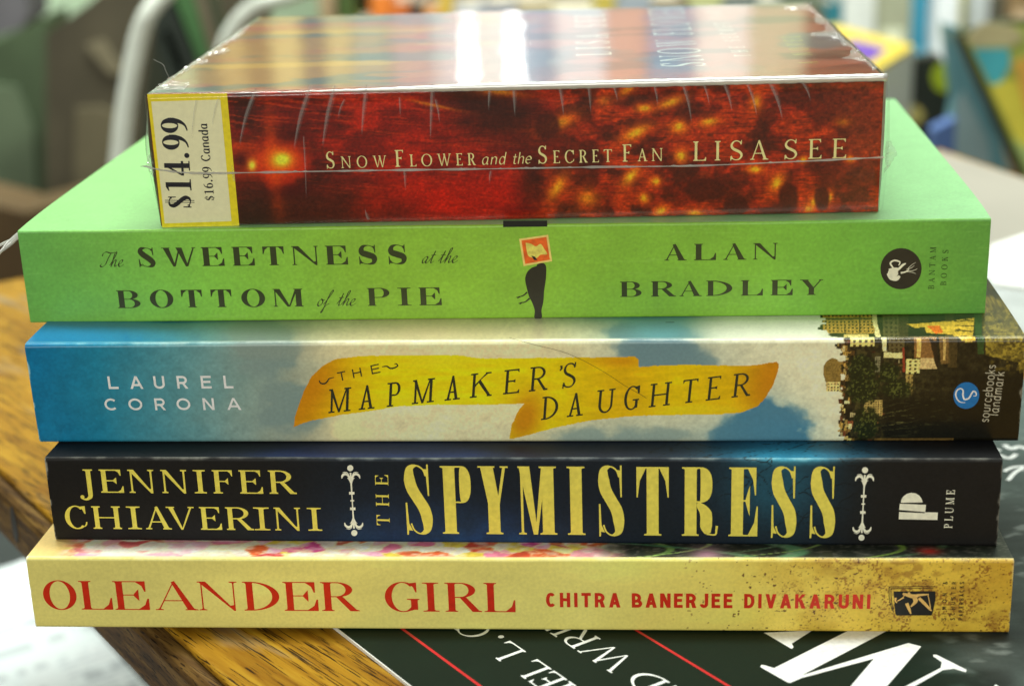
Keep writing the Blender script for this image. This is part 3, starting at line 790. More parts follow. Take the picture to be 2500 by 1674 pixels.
def twigs(x, y, x0, x1, y0, y1, wd, seed, n):
    rg = np.random.RandomState(seed); m = np.zeros(x.shape); L_ = x1 - x0; H_ = y1 - y0
    for k in range(n):
        cx = rg.uniform(x0, x1); cy = rg.uniform(y0, y1); a = rg.uniform(-1.1, 1.1) + (math.pi if rg.rand() < .5 else 0); ln = rg.uniform(.15, .45) * L_
        u = (x - cx) * math.cos(a) + (y - cy) * math.sin(a); v = -(x - cx) * math.sin(a) + (y - cy) * math.cos(a)
        v = v + .05 * ln * np.sin(u / ln * 7 + k) + .02 * ln * np.sin(u / ln * 19 + 2 * k)
        w_ = wd * np.clip(1.3 - u / ln, .3, 1.3)
        m = np.maximum(m, (u > 0) * (u < ln) * sst(w_, w_ * .4, np.abs(v)))
    return m
def art_spy_spine(x, y):
    c = flat(x, (16, 15, 14)) * (.9 + .2 * fbm(x / 30, y / 30, 3))[..., None]
    c = mixc(c, (13, 21, 30), sst(560, 900, x) * sst(2150, 1950, x) * .9)
    c = mixc(c, (22, 48, 84), (gs(x, y, 960, 1330, 230, 60) + gs(x, y, 1240, 1330, 120, 40) + .5 * gs(x, y, 1100, 1290, 200, 60)) * .5 * (.4 + fbm(x / 60, y / 40, 5)))
    c = mixc(c, (24, 62, 78), np.clip(gs(x, y, 1890, 1180, 95, 75) * 1.1, 0, .95))
    c = mixc(c, (60, 140, 165), np.clip(gs(x, y, 1930, 1118, 80, 10), 0, .8))
    c = mixc(c, (10, 13, 14), twigs(x, y, 1800, 2130, 1118, 1330, 1.5, 5, 34) * np.clip(gs(x, y, 1940, 1180, 120, 70) * 1.7, 0, .85))
    return c
def art_spy_cover(x, y, X, D):
    c = flat(X, (22, 22, 24)) * (.85 + .3 * fbm(X / 3, D / 2, 3))[..., None]
    c = mixc(c, (26, 34, 52), sst(40, 75, X) * sst(185, 150, X) * .9)
    c = mixc(c, (28, 58, 128), np.clip(gs(X, D, 63, 1, 13, 4) + gs(X, D, 78, 2, 9, 3), 0, .5))
    c = mixc(c, (42, 130, 165), np.clip(1.1 * gs(X, D, 154, 1, 11, 8), 0, 1))
    c = mixc(c, (10, 13, 16), twigs(X, D, 122, 186, -1, 14, .11, 6, 40) * .85)
    return c
def clouds(x, y):
    wx = x + 60 * (fbm(x / 180, y / 120, 51) - .5) + 22 * (fbm(x / 40, y / 40, 52) - .5)
    c = ramp(wx, [(50, (10, 92, 132)), (230, (26, 104, 130)), (420, (72, 122, 130)), (600, (116, 136, 128)), (700, (142, 146, 126)), (800, (186, 182, 146)), (1000, (200, 192, 150)), (1300, (196, 188, 148)), (1500, (176, 178, 150)), (1750, (182, 182, 154)), (2000, (196, 192, 160)), (2500, (196, 192, 160))])
    c = c * (.86 + .16 * fbm(x / 30, y / 20, 55) + .12 * fbm(x / 7, y / 6, 56, 3))[..., None]
    j = 50 * (fbm(x / 60, y / 50, 57) - .5)
    rag = fbm(x / 46, y / 34, 58, 5)
    def put(c, colr, m):
        m = np.clip(m, 0, 1.3); return mixc(c, colr, np.clip(.45 * m + .65 * sst(.34, .62, m * (.35 + 1.1 * rag)), 0, 1) * sst(.02, .1, m))
    c = put(c, (106, 124, 120), gs(x, y, 620, 860, 70, 40) * 1.0 + gs(x, y, 690, 1000, 70, 60) * .95)
    c = put(c, (204, 194, 146), sst(120, 20, np.hypot((x - 850 + j), (y - 1040) * 1.6)) * .8)
    c = put(c, (196, 160, 104), gs(x, y, 1000, 860, 260, 18) * .35 + gs(x, y, 800, 1060, 120, 20) * .3)
    b1 = sst(-30, 30, (y - 780) * .8 - np.abs(x + j * 2.2 - 1660 - (y - 850) * 1.6) + 190 - (y - 780) * .9)
    c = put(c, (90, 116, 122), gs(x + j, y + j * .4, 1610, 880, 90, 52, 18) * 1.25)
    c = put(c, (62, 106, 126), gs(x + j, y, 1870, 1040, 70, 52, 30) * 1.3 + gs(x + j, y, 1800, 1070, 90, 24) * .9)
    c = put(c, (122, 138, 130), gs(x + j, y, 1500, 1065, 200, 26) * .75)
    c = put(c, (148, 158, 140), gs(x, y, 1700, 960, 60, 60) * .3)
    return c
BANNER = [(42, 378), (48, 330), (60, 290), (85, 220), (120, 150), (165, 105), (230, 72), (350, 58), (560, 55), (800, 55), (880, 68), (1200, 66), (1560, 62), (1600, 58), (1620, 72), (1622, 108), (1700, 100), (1850, 95), (2000, 98), (2120, 100), (2200, 92), (2262, 80), (2276, 92), (2270, 130), (2250, 190), (2215, 250), (2180, 285), (2100, 315), (2000, 322), (1800, 325), (1600, 330), (1400, 350), (1250, 380), (1120, 415), (1045, 433), (1030, 430), (1040, 370), (1065, 310), (1098, 272), (950, 278), (700, 278), (520, 285), (400, 305), (250, 325), (120, 350)]
def art_city(x, y, c0):
    """the painted town at the fore end, lying on its side: roofs point left (a, b: measured on an enlargement)"""
    wob = 5 * (fbm(x / 12, y / 12, 60, 3) - .5)
    a = (x - 1950) / .4464 + wob; b = (y - 700) / .4464 + 5 * (fbm(x / 11, y / 13, 59, 3) - .5)
    edge = 196 + 46 * (_hash(np.floor(b / 34), np.floor(b * 0), 61) - .5) + 22 * (_hash(np.floor(b / 13), np.floor(b * 0), 62) - .5) + .04 * (b - 450) - 60 * sst(290, 240, b)
    inside = sst(0, 6, a - edge)
    dome = [(104, 432), (118, 408), (150, 388), (180, 396), (200, 430), (200, 570), (122, 570), (118, 520), (105, 482)]
    inside = np.maximum(inside, in_poly(a, b, dome))
    n1 = fbm(x / 10, y / 10, 63); n2 = fbm(x / 3.2, y / 3.2, 64, 2)
    c = flat(x, (30, 27, 15)) * (.3 + 1.4 * n1)[..., None]
    c = mixc(c, (64, 58, 28), sst(.52, .72, fbm(x / 7, y / 9, 65)) * sst(900, 500, a) * .7)
    def rc(a0, b0, a1, b1, colr, wn=0, m=.95, pa=24., pb=20., sk=.0):
        nonlocal c
        da = a - sk * (b - b0)
        k = ((da > a0) & (da < a1) & (b > b0) & (b < b1)).astype(float)
        c = mixc(c, colr, k * m)
        if wn: c = mixc(c, (38, 28, 14), k * (((da - a0) / pa % 1) > .52) * (((b - b0) / pb % 1) > .45) * wn)
    def pl(pts, colr, m=.95):
        nonlocal c
        c = mixc(c, colr, in_poly(a, b, pts) * m)
    # strip of roofs along the sky
    rg = np.random.RandomState(5)
    pal = [(206, 178, 100), (176, 138, 62), (110, 78, 36), (226, 206, 140), (70, 50, 26), (140, 74, 40), (52, 40, 24), (190, 150, 74)]
    for i in range(130):
        ca = 178 + abs(rg.normal(0, 46)); cb = rg.uniform(300, 850); wa = rg.uniform(8, 38); wb = rg.uniform(8, 34); k = rg.randint(8)
        rc(ca - wa / 2, cb - wb / 2, ca + wa / 2, cb + wb / 2, np.array(pal[k]) * rg.uniform(.6, 1.05), .8 if wa > 22 else 0, .9, 11, 9)
    for i in range(46):
        ca = rg.uniform(330, 560); cb = rg.uniform(330, 520) if i % 2 else rg.uniform(590, 840); wa = rg.uniform(8, 30); wb = rg.uniform(8, 26)
        if ca > 440 and cb > 560: continue
        rc(ca, cb, ca + wa, cb + wb, np.array(pal[rg.randint(8)]) * rg.uniform(.35, .85), .6, .8, 10, 9)
    rc(125, 60, 410, 254, (178, 138, 56), .9, .95, 21, 17, .05); rc(130, 170, 410, 180, (70, 48, 22)); rc(250, 206, 256, 254, (60, 40, 20)); rc(330, 60, 338, 250, (66, 46, 22))
    rc(248, 258, 384, 326, (212, 186, 104), .85, .95, 32, 24); rc(268, 268, 380, 276, (226, 206, 130))
    pl([(398, 60), (424, 60), (428, 190), (452, 285), (452, 350), (432, 350), (424, 285), (404, 190)], (222, 206, 140))
    rc(455, 60, 545, 352, (84, 74, 42), .7, .95, 26, 24, .03); rc(545, 60, 600, 300, (60, 48, 26), .5, .9, 22, 22)
    rc(436, 358, 545, 388, (200, 190, 124)); pl([(540, 330), (552, 330), (562, 465), (548, 465)], (120, 46, 28))
    pl([(604, 275), (735, 270), (720, 392), (610, 388)], (118, 84, 44)); pl([(620, 285), (646, 285), (646, 384), (622, 384)], (196, 160, 84)); pl([(690, 280), (730, 300), (750, 440), (735, 440)], (34, 26, 16))
    rc(565, 394, 642, 472, (206, 188, 112), .85, .95, 30, 20); pl([(642, 390), (716, 388), (740, 446), (642, 450)], (184, 158, 104))
    rc(566, 478, 606, 585, (160, 136, 70), .6, .8, 20, 26); rc(390, 380, 420, 470, (120, 116, 84), .8, .9, 11, 13); rc(336, 618, 440, 706, (176, 150, 82), .85, .85, 14, 13)
    rc(745, 280, 800, 420, (128, 96, 48), .2, .7, 20, 30, .1); rc(770, 290, 786, 400, (190, 160, 90), 0, .8); rc(800, 60, 850, 440, (64, 52, 26), .3, .8)
    pl([(590, 205), (800, 190), (960, 170), (950, 300), (880, 300), (840, 262), (700, 250), (640, 226)], (196, 160, 52)); pl([(700, 214), (770, 214), (792, 250), (750, 256)], (196, 92, 24)); pl([(600, 225), (690, 222), (700, 262), (640, 276), (596, 256)], (28, 24, 14))
    c = mixc(c, (60, 44, 18), (np.abs(np.sin(b / 9 + 3 * fbm(x / 20, y / 20, 74))) < .35) * in_poly(a, b, [(840, 60), (960, 60), (955, 300), (860, 300)]) * .8)
    pl([(955, 60), (1005, 60), (1000, 365), (965, 365)], (44, 68, 30), .85)
    blk = in_poly(a, b, [(1000, 60), (1260, 60), (1260, 470), (1205, 470), (1200, 412), (1010, 372)])
    c = mixc(c, (126, 110, 40), blk * (.5 + .5 * sst(.35, .6, n1))); c = mixc(c, (50, 42, 20), blk * sst(.56, .68, fbm(x / 8, y / 5, 75)) * .7)
    c = mixc(c, (96, 82, 30), sst(.56, .70, fbm(x / 9, y / 9, 70)) * sst(1010, 1080, a) * sst(520, 420, b) * .8)
    c = mixc(c, (120, 96, 44), in_poly(a, b, [(104, 432), (118, 408), (150, 388), (180, 396), (200, 430), (200, 518), (118, 518), (105, 482)]) * .9)
    rc(120, 520, 196, 572, (204, 176, 108), .8, .95, 18, 16)
    for ca, cb, ra, rb in [(320, 450, 62, 56), (330, 560, 72, 60), (350, 745, 56, 66), (300, 400, 30, 26), (470, 470, 46, 46), (520, 560, 60, 44)]:
        g = gs(a, b, ca, cb, ra, rb)
        c = mixc(c, (22, 28, 11), sst(.30, .5, g * (.35 + 1.2 * fbm(x / 6, y / 6, 66))) * .93)
        c = mixc(c, (84, 88, 38), sst(.55, .66, fbm(x / 4, y / 4, 67)) * sst(.3, .7, g) * .75)
    water = sst(430, 470, a + 40 * (n1 - .5)) * sst(575, 640, b + 60 * (fbm(x / 14, y / 14, 73) - .5))
    c = mixc(c, (15, 15, 9), water * .88); c = mixc(c, (16, 15, 9), sst(830, 900, a) * sst(430, 500, b) * .8)
    c = mixc(c, (86, 84, 46), (np.abs(np.sin(b / 11 + .012 * a + 3 * fbm(x / 60, y / 9, 76))) < .16) * gs(a, b, 520, 720, 70, 60) * .8)
    c = mixc(c, (60, 60, 34), sst(.66, .74, fbm(x / 16, y / 4, 77)) * gs(a, b, 640, 680, 130, 110) * .7)
    rc(400, 826, 845, 846, (150, 116, 56), .6, .55, 40, 30)
    c = np.clip(c * (.76 + .5 * n2)[..., None], 0, 1)
    return c0 * (1 - inside[..., None]) + c * inside[..., None]
def art_map_spine(x, y):
    c = clouds(x, y)
    bx = (x - 680) / .5295; by = (y - 840) / .5295
    k = 4 * (fbm(bx / 14, by / 14, 75) - .5)
    inb = in_poly(bx + k, by + k, BANNER)
    by_ = ramp(bx, [(40, (176, 116, 14)), (180, (184, 142, 14)), (420, (196, 176, 14)), (800, (198, 182, 16)), (1200, (196, 176, 14)), (1560, (186, 148, 10)), (1800, (192, 164, 10)), (2050, (184, 148, 10)), (2270, (160, 104, 10))])
    by_ = by_ * (.90 + .2 * fbm(bx / 90, by / 20, 76))[..., None]
    by_ = mixc(by_, (168, 108, 12), np.clip(gs(bx, by, 120, 200, 60, 120, 30) * .9 + gs(bx, by, 1100, 340, 55, 90, 20) * 1.0 + gs(bx, by, 1540, 80, 90, 20) * .6 + gs(bx, by, 2230, 170, 50, 90, 15) * .8, 0, .9))
    by_ = mixc(by_, (214, 182, 30), np.clip(gs(bx, by, 700, 80, 150, 26) * .6 + gs(bx, by, 1900, 300, 200, 20) * .5 + gs(bx, by, 600, 250, 160, 20) * .5, 0, 1))
    c = c * (1 - inb[..., None]) + by_ * inb[..., None]
    return art_city(x, y, c)
def art_map_cover(x, y, X, D):
    c = clouds(x, y + 40) * 1.0
    c = mixc(c, (10, 112, 164), sst(620, 200, x) * .75)
    c = mixc(c, (92, 146, 158), np.clip(gs(x, y, 1610, 800, 60, 30) * 1.1 + gs(x, y, 1560, 770, 120, 12) * .7, 0, .9))
    c = mixc(c, (238, 240, 226), sst(1650, 1800, x) * sst(2050, 1990, x) * .6)
    c = mixc(c, (220, 196, 150), gs(x, y, 1050, 800, 120, 20) * .6)
    c = art_city(x, y, c)
    return mixc(c, (226, 226, 214), sst(.6, .1, D) * .4)
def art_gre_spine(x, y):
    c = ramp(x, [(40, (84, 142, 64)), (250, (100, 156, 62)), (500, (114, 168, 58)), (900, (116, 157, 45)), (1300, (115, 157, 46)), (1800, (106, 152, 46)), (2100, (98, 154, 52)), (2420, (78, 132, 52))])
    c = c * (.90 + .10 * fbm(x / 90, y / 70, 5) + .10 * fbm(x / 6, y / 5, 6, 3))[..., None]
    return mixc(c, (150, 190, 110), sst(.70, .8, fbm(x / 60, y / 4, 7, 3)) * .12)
def art_gre_cover(x, y, X, D):
    c = ramp(X, [(0, (142, 206, 122)), (60, (156, 214, 138)), (203, (152, 212, 148))])
    return c * (.93 + .06 * fbm(X / 6, D / 4, 3) + .05 * fbm(X / .8, D / .8, 4, 3) + .02)[..., None]
PETALS = [(1557, 324, 32, 12, -25, 1), (1662, 312, 17, 11, 0, 1), (1579, 264, 18, 9, 0, 1), (1642, 251, 30, 10, -20, .8), (1370, 300, 42, 15, -20, .6), (1366, 458, 34, 14, -60, .7), (1440, 483, 26, 20, 0, .5), (1545, 430, 26, 11, -50, 1), (1606, 442, 11, 10, 0, 1), (1577, 483, 12, 10, 70, 1), (1667, 381, 13, 12, 0, 1.3), (1618, 515, 16, 9, -30, 1), (1663, 308, 12, 10, 0, 1), (1736, 298, 22, 9, -10, .9), (1846, 414, 16, 8, 0, 1.2), (1899, 446, 20, 12, -60, 1.1), (1988, 495, 8, 14, 20, 1.1), (2028, 483, 6, 12, 10, 1), (1964, 391, 10, 7, 0, 1.1), (2077, 389, 9, 6, 0, 1.2), (1850, 250, 14, 20, 0, .6), (1700, 520, 20, 8, 0, .8), (1060, 255, 60, 4, 12, .45), (1220, 222, 60, 8, 8, .5), (1480, 245, 20, 14, 0, .3), (1540, 215, 26, 10, -40, .6), (1975, 510, 10, 8, 0, .9), (2060, 300, 20, 10, 0, .3)]
def art_box_spine(x, y):
    st_ = fbm(x / 60, y / 5, 81, 4); md = fbm(x / 90, y / 50, 82, 4); fine = fbm(x / 9, y / 6, 83, 3)
    c = flat(x, (98, 20, 10))
    c = mixc(c, (158, 30, 8), sst(.40, .72, md) * .85)
    c = mixc(c, (44, 18, 10), sst(.50, .78, fbm(x / 120, y / 40, 84)) * .8)
    c = mixc(c, (176, 52, 14), sst(.60, .74, fbm((x + .0 * y) / 70, (y - .10 * x) / 4.2, 85, 3)) * sst(1500, 1250, x) * .55)
    c = mixc(c, (36, 14, 9), sst(.52, .75, st_) * .42)
    c = mixc(c, (50, 22, 12), np.clip(1.2 * gs(x, y, 720, 520, 150, 50), 0, .85)); c = mixc(c, (40, 26, 16), .7 * gs(x, y, 620, 540, 40, 60))
    c = mixc(c, (170, 22, 6), np.clip(gs(x, y, 1150, 480, 160, 55) * 1.0 + gs(x, y, 1010, 300, 90, 60) * .4, 0, .85) * (.5 + md * .7))
    c = mixc(c, (46, 18, 10), np.clip(gs(x, y, 1230, 285, 80, 45) + .9 * gs(x, y, 1310, 440, 28, 60) + .7 * gs(x, y, 1150, 230, 60, 18), 0, .85))
    fire = sst(1290, 1400, x + 60 * (fbm(x / 50, y / 50, 86) - .5) + (y - 380) * .1)
    fc = flat(x, (134, 34, 12)); f1 = fbm(x / 48, y / 40, 87, 4)
    fc = mixc(fc, (164, 48, 12), sst(.46, .66, f1)); fc = mixc(fc, (90, 26, 10), sst(.5, .36, f1)); fc = mixc(fc, (62, 24, 12), sst(.58, .72, fbm(x / 60, y / 30, 88)) * .7); fc = mixc(fc, (70, 26, 12), sst(.5, .72, fbm(x / 40, y / 3.2, 99, 3)) * .5)
    fc = mixc(fc, (112, 46, 22), gs(x, y, 2110, 300, 60, 110) * .75)
    fc = fc * (.56 + .42 * fine + .34 * fbm(x / 22, y / 16, 89, 3))[..., None]
    c = c * (1 - fire[..., None]) + fc * fire[..., None]
    for cx, cy, a, b_, r_, s_ in PETALS:
        c = mixc(c, (204, 88, 14), np.clip(gs(x + 8 * (fine - .5), y + 8 * (md - .5), cx, cy, a * .95, b_ * 1.05, r_) * s_, 0, .62))
        c = mixc(c, (222, 170, 24), np.clip(gs(x + 6 * (fine - .5), y, cx, cy, a * .5, b_ * .52, r_) * s_ * .9, 0, .78))
    for cx, cy, a, b_ in [(1927, 483, 23, 34), (2008, 483, 18, 30), (1724, 462, 50, 30), (1342, 308, 30, 34), (1800, 500, 30, 22), (1450, 390, 34, 24)]:
        c = mixc(c, (62, 20, 10), sst(.45, .75, gs(x, y, cx, cy, a, b_)) * .9)
    c = c * (.80 + .40 * fbm(x / 5, y / 4, 97, 2))[..., None]
    # the ember flower
    c = mixc(c, (168, 34, 6), np.clip(sst(.3, .8, gs(x, y, 690, 395, 58, 55) * (.6 + .8 * fbm(x / 20, y / 20, 90))), 0, .95))
    c = mixc(c, (190, 60, 8), np.clip(gs(x, y, 672, 390, 12, 85, -6) * .8 + gs(x, y, 600, 385, 34, 30) * .7, 0, .9) * (.5 + fine))
    c = mixc(c, (60, 12, 8), gs(x, y, 590, 388, 14, 15) * .9 + gs(x, y, 712, 330, 26, 16) * .8 + gs(x, y, 715, 462, 40, 14, -10) * .7)
    c = mixc(c, (230, 120, 16), np.clip(gs(x, y, 690, 390, 25, 19), 0, .95)); c = mixc(c, (255, 216, 50), np.clip(1.2 * gs(x, y, 692, 388, 13, 10), 0, 1))
    c = mixc(c, (236, 190, 50), np.clip(gs(x, y, 618, 402, 7, 9) * 1.1, 0, 1))
    return np.clip(c, 0, 1)
def art_box_cover(x, y, X, D):
    n = fbm((X + D * .3) / 26, D / 9, 91, 5)
    c = flat(X, (176, 84, 66))
    c = mixc(c, (170, 120, 50), sst(.40, .52, fbm(X / 34 + 1.5 * n, D / 15, 92)) * sst(75, 40, X))
    c = mixc(c, (74, 96, 96), sst(.50, .60, fbm(X / 40 + 2 * n, D / 14, 93)) * sst(85, 45, X))
    c = mixc(c, (206, 160, 60), sst(.60, .66, fbm(X / 50 + n, D / 9, 94)) * sst(90, 50, X))
    c = mixc(c, (110, 30, 26), sst(.52, .64, fbm(X / 20, D / 10, 95)) * sst(40, 80, X))
    c = mixc(c, (86, 90, 112), sst(.55, .7, fbm(X / 18, D / 30, 96)) * sst(60, 90, X) * .8)
    c = mixc(c, (190, 84, 40), gs(X, D, 120, 6, 30, 7) * .8)
    c = mixc(c, (160, 40, 40), sst(3, .6, D) * .9)
    return c

# ================================================================== THE STACK, bottom to top
CARD = printed('printed_card', .42, .45)
CARD_M = printed('printed_card_matte', .40, .55, grain=.07)
CARD_G = printed('printed_card_gloss', .28, .32, coat=.08, bump=.04)
CARD_K = printed('printed_card_dark', .55, .22, grain=.15, bump=.10)
GRP = 'books in the stack'
ZS = [0, 16.40, 35.55, 58.37, 79.03]

# --- 1 yellow paperback
ob, ole_sp, F1 = build_book('paperback_book', 'yellow paperback with large red serif lettering, lowest book of the stack', -102.59, -35.885, 0, -.0822, 201.54, 16.36, -.33, 133,
    [(62, 1364), (2473, 1365), (2465, 1547), (90, 1530)], art_ole_spine, art_ole_cover, CARD, 1500, 110, group=GRP, cover_nx=420, kf=.62, kt=.82)
RED = ink('red', A8(168, 34, 12, k=.62)); BLK = ink('black', (.012, .012, .010), .45)
I = Ink(F1)
fo = lambda c, w_: serif_glyph(c, w_, .21, .030, .10, .05, tv=.042, beak=.36)
ol = [('O', 58, 217), ('L', 228, 380), ('E', 385, 552), ('A', 573, 780), ('N', 778, 970), ('D', 990, 1165), ('E', 1180, 1347), ('R', 1357, 1537), ('G', 1660, 1830), ('I', 1842, 1922), ('R', 1947, 2123), ('L', 2135, 2290)]
I.letters(fo, [(c, 80 + a * .5038, 80 + b_ * .5038) for c, a, b_ in ol], (109, 1485.5), (1234, 1493), (195, 1418.0))
I.build('title_lettering', RED, ole_sp)
I = Ink(F1)
fs = lambda c, w_: sans_glyph(c, w_, .21)
cw = lambda c: dict(I=.22, J=.52, C=.62, H=.64, T=.58, R=.64, A=.70, B=.64, N=.65, E=.54, D=.64, V=.68, K=.66, U=.63).get(c, .6)
for t_, a, b_ in [('CHITRA', 88, 432), ('BANERJEE', 485, 955), ('DIVAKARUNI', 1010, 1607)]:
    xa, xb = 1260 + a * .5295, 1260 + b_ * .5295
    yb = lambda xx: 1480.7 + (xx - 1306) * (1485.5 - 1480.7) / (2111 - 1306)
    I.line(fs, t_, (xa, yb(xa)), (xb, yb(xb)), (xa, yb(xa) - 35.2), cw)
I.build('author_lettering', RED, ole_sp)
I = Ink(F1)
q = lambda a, b_: (1260 + a * .5295, 1360 + b_ * .5295)
I.px_poly([q(1716, 155), q(1916, 154), q(1918, 190), q(1906, 258), q(1900, 268), q(1735, 268), q(1728, 262), q(1722, 215)])
for dx, dy in [(0, 0), (9, 8)]:
    I.px_ribbon([q(1693 + dx, 134 + dy), q(1800, 133 + dy), q(1914 - dx, 133 + dy)], 1.8, 2, 1)
    I.px_ribbon([q(1694 + dx, 134 + dy), q(1697 + dx, 190), q(1712 + dx * .7, 245 + dy)], 1.8, 4, 2)
for t_, x0, ya, yb2 in [('SIMON &', 1971, 290, 110), ('SCHUSTER', 2013, 290, 110), ('PAPERBACKS', 2052, 290, 110)]:
    I.line(lambda c, w_: sans_glyph(c, w_, .16), t_, q(x0, ya), q(x0 + 1, yb2), q(x0 - 21, ya), SANSW, space=.3)
I.build('publisher_mark', BLK, ole_sp)
I = Ink(F1, .07)
for pts_, wd in [([(1760, 165), (1785, 172), (1815, 178), (1840, 172), (1885, 168)], [6, 11, 14, 8, 3]), ([(1812, 176), (1822, 196), (1818, 208), (1800, 226)], [11, 14, 10, 4]), ([(1800, 170), (1775, 168), (1764, 178)], [5, 5, 3]), ([(1838, 186), (1862, 208), (1890, 236), (1900, 246)], [9, 10, 7, 3]), ([(1780, 210), (1792, 236), (1802, 260)], [10, 9, 3]), ([(1727, 184), (1726, 200), (1734, 208)], [7, 5, 3]), ([(1880, 168), (1888, 200), (1896, 240)], [2.5, 2.5, 3]), ([(1735, 200), (1750, 192), (1765, 182)], [3, 4, 6])]:
    I.px_ribbon([q(*p) for p in pts_], [v * .8 for v in wd], 5)
I.px_disc(q(1790, 164), 3.4, 3)
I.build('emblem_figure', ink('tan', A8(186, 150, 84)), ole_sp)

# --- 2 black paperback
ob, spy_sp, F2 = build_book('paperback_book', 'black paperback with tall golden lettering, second lowest of the stack', -98.44, -28.087, ZS[1], -.0942, 195.88, 19.10, -.32, 133,
    [(109, 1118), (2445, 1122), (2436, 1334), (136, 1318)], art_spy_spine, art_spy_cover, CARD_K, 700, 80, group=GRP, cover_nx=420, kf=.62)
GOLD = ink('gold', A8(190, 178, 74, k=.62), .42); CREAM = ink('cream', A8(205, 205, 178, k=.62))
I = Ink(F2)
fj = lambda c, w_: serif_glyph(c, w_, .19, .05, .085, .05, tv=.072, beak=.26)
s5 = .3501
jn = [('J', 180, 262), ('E', 303, 468), ('N', 500, 685), ('N', 727, 912), ('I', 953, 1040), ('F', 1083, 1237), ('E', 1267, 1432), ('R', 1470, 1660)]
I.letters(fj, [(c, 140 + a * s5, 140 + b_ * s5) for c, a, b_ in jn], (203, 1201.4), (721, 1204.8), (246, 1145.9))
cn = [('C', 62, 220), ('H', 250, 455), ('I', 492, 590), ('A', 615, 800), ('V', 765, 965), ('E', 995, 1148), ('R', 1175, 1365), ('I', 1370, 1482), ('N', 1510, 1700), ('I', 1742, 1842)]
I.letters(fj, [(c, 140 + a * s5, 140 + b_ * s5) for c, a, b_ in cn], (162, 1288.5), (785, 1294), (240, 1234.5))
I.build('author_lettering', GOLD, spy_sp)
I = Ink(F2)
ff = lambda c, w_: serif_glyph(c, w_, .158, .021, .036, .02, tv=.032, e=2.5, beak=.40)
sp6 = [('S', 55, 190), ('P', 228, 375), ('Y', 405, 552), ('M', 592, 778), ('I', 825, 912), ('S', 970, 1100), ('T', 1152, 1310), ('R', 1367, 1540), ('E', 1590, 1733), ('S', 1790, 1920), ('S', 1975, 2105)]
I.letters(ff, [(c, 960 + a * .5124, 960 + b_ * .5124) for c, a, b_ in sp6], (988, 1300.3), (2039, 1309.5), (1086, 1137.2))
I.line(lambda c, w_: serif_glyph(c, w_, .15, .04, .09, .03, beak=.26), 'THE', (948.5, 1281), (943, 1159), (917, 1283), SW(T=.85, H=1.0, E=.85))
I.build('title_lettering', GOLD, spy_sp)
I = Ink(F2)
def ornament(cx, y0, y1, lean_):
    H_ = y1 - y0; f = lambda t, dx=0: (cx + lean_ * t + dx, y0 + H_ * t)
    I.px_disc(f(0), 7.4, 0); I.px_disc(f(1), 7.4, 0)
    I.px_ribbon([f(.07), f(.2), f(.4), f(.5), f(.6), f(.8), f(.93)], [4.5, 4.2, 3, 2.6, 3, 4.2, 4.5], 4, 1)
    for t, wd, ht in [(.385, 13, 6.5), (.50, 9, 3.2), (.625, 13, 6.5)]:
        c_ = f(t); I.px_poly([(c_[0] - wd / 2, c_[1] - ht / 2), (c_[0] + wd / 2, c_[1] - ht / 2), (c_[0] + wd / 2, c_[1] + ht / 2), (c_[0] - wd / 2, c_[1] + ht / 2)], 2)
    for sg in (-1, 1):
        for b0, dr in ((0, 1), (1, -1)):
            g = lambda t, dx: f(b0 + dr * t, dx * sg)
            I.px_ribbon([g(.22, 1), g(.12, 6), g(.09, 13), g(.115, 20), g(.16, 22)], [2, 4.5, 7, 5.5, 1.5], 5, 3)
            I.px_ribbon([g(.16, 1.5), g(.085, 6), g(.06, 12), g(.07, 19)], [1.4, 1.8, 1.8, 1], 5, 4)
            I.px_ribbon([g(.24, .5), g(.17, 5), g(.15, 9)], [2, 2.6, 1], 4, 5)
ornament(851, 1142.5, 1299.5, 11); I.build('ornament', CREAM, spy_sp); I = Ink(F2)
ornament(2107.5, 1147, 1311, -5); I.build('ornament', CREAM, spy_sp); I = Ink(F2)
z7 = lambda a, b_: (1250 + a * .5337, 1050 + b_ * .5337)
I.px_poly([z7(1775, 330), z7(1776, 318), z7(1784, 302), z7(1800, 290), z7(1820, 284), z7(1842, 287), z7(1860, 298), z7(1871, 314), z7(1875, 328)])
I.px_poly([z7(1770, 334), z7(1891, 339), z7(1888, 372), z7(1768, 362)])
I.px_poly([z7(1768, 372), z7(1886, 377), z7(1886, 373), z7(1946, 374), z7(1945, 408), z7(1767, 405)])
I.line(lambda c, w_: serif_glyph(c, w_, .13, .06, .08, .03), 'PLUME', z7(2014, 446), z7(2022, 272), z7(1976, 448), SW(P=.58, L=.6, U=.78, M=.9, E=.6))
I.build('publisher_mark', CREAM, spy_sp)

# --- 3 blue and cream paperback
ob, map_sp, F3 = build_book('paperback_book', 'glossy blue and cream paperback with yellow painted banner on its spine, mid-stack', -101.56, -20.06, ZS[2], -.0876, 204.56, 22.77, -1.48, 133,
    [(59, 844), (2504, 824), (2491, 1079), (98, 1078)], art_map_spine, art_map_cover, CARD_G, 1800, 160, group=GRP, r=1.0, cover_nx=1300, kf=.58, bulge=.6, kt=.86)
WHT = ink('white', A8(214, 222, 214, k=.62)); INKB = ink('brush_black', A8(38, 40, 26, k=.6))
I = Ink(F3)
z4 = lambda a, b_: (.5337 * a, 480 + .5337 * b_)
fl = lambda c, w_: sans_glyph(c, w_, .17)
lw = lambda c: dict(L=.82, A=1.18, U=1.02, R=1.0, E=.92, C=1.15, O=1.25, N=1.05).get(c, 1)
lo = [('L', 487, 533), ('A', 583, 643), ('U', 690, 740), ('R', 793, 843), ('E', 900, 948), ('L', 1002, 1045)]
I.letters(fl, [(c, a * .5337, b_ * .5337) for c, a, b_ in lo], (260, 949.3), (558, 947.6), (262, 919.5))
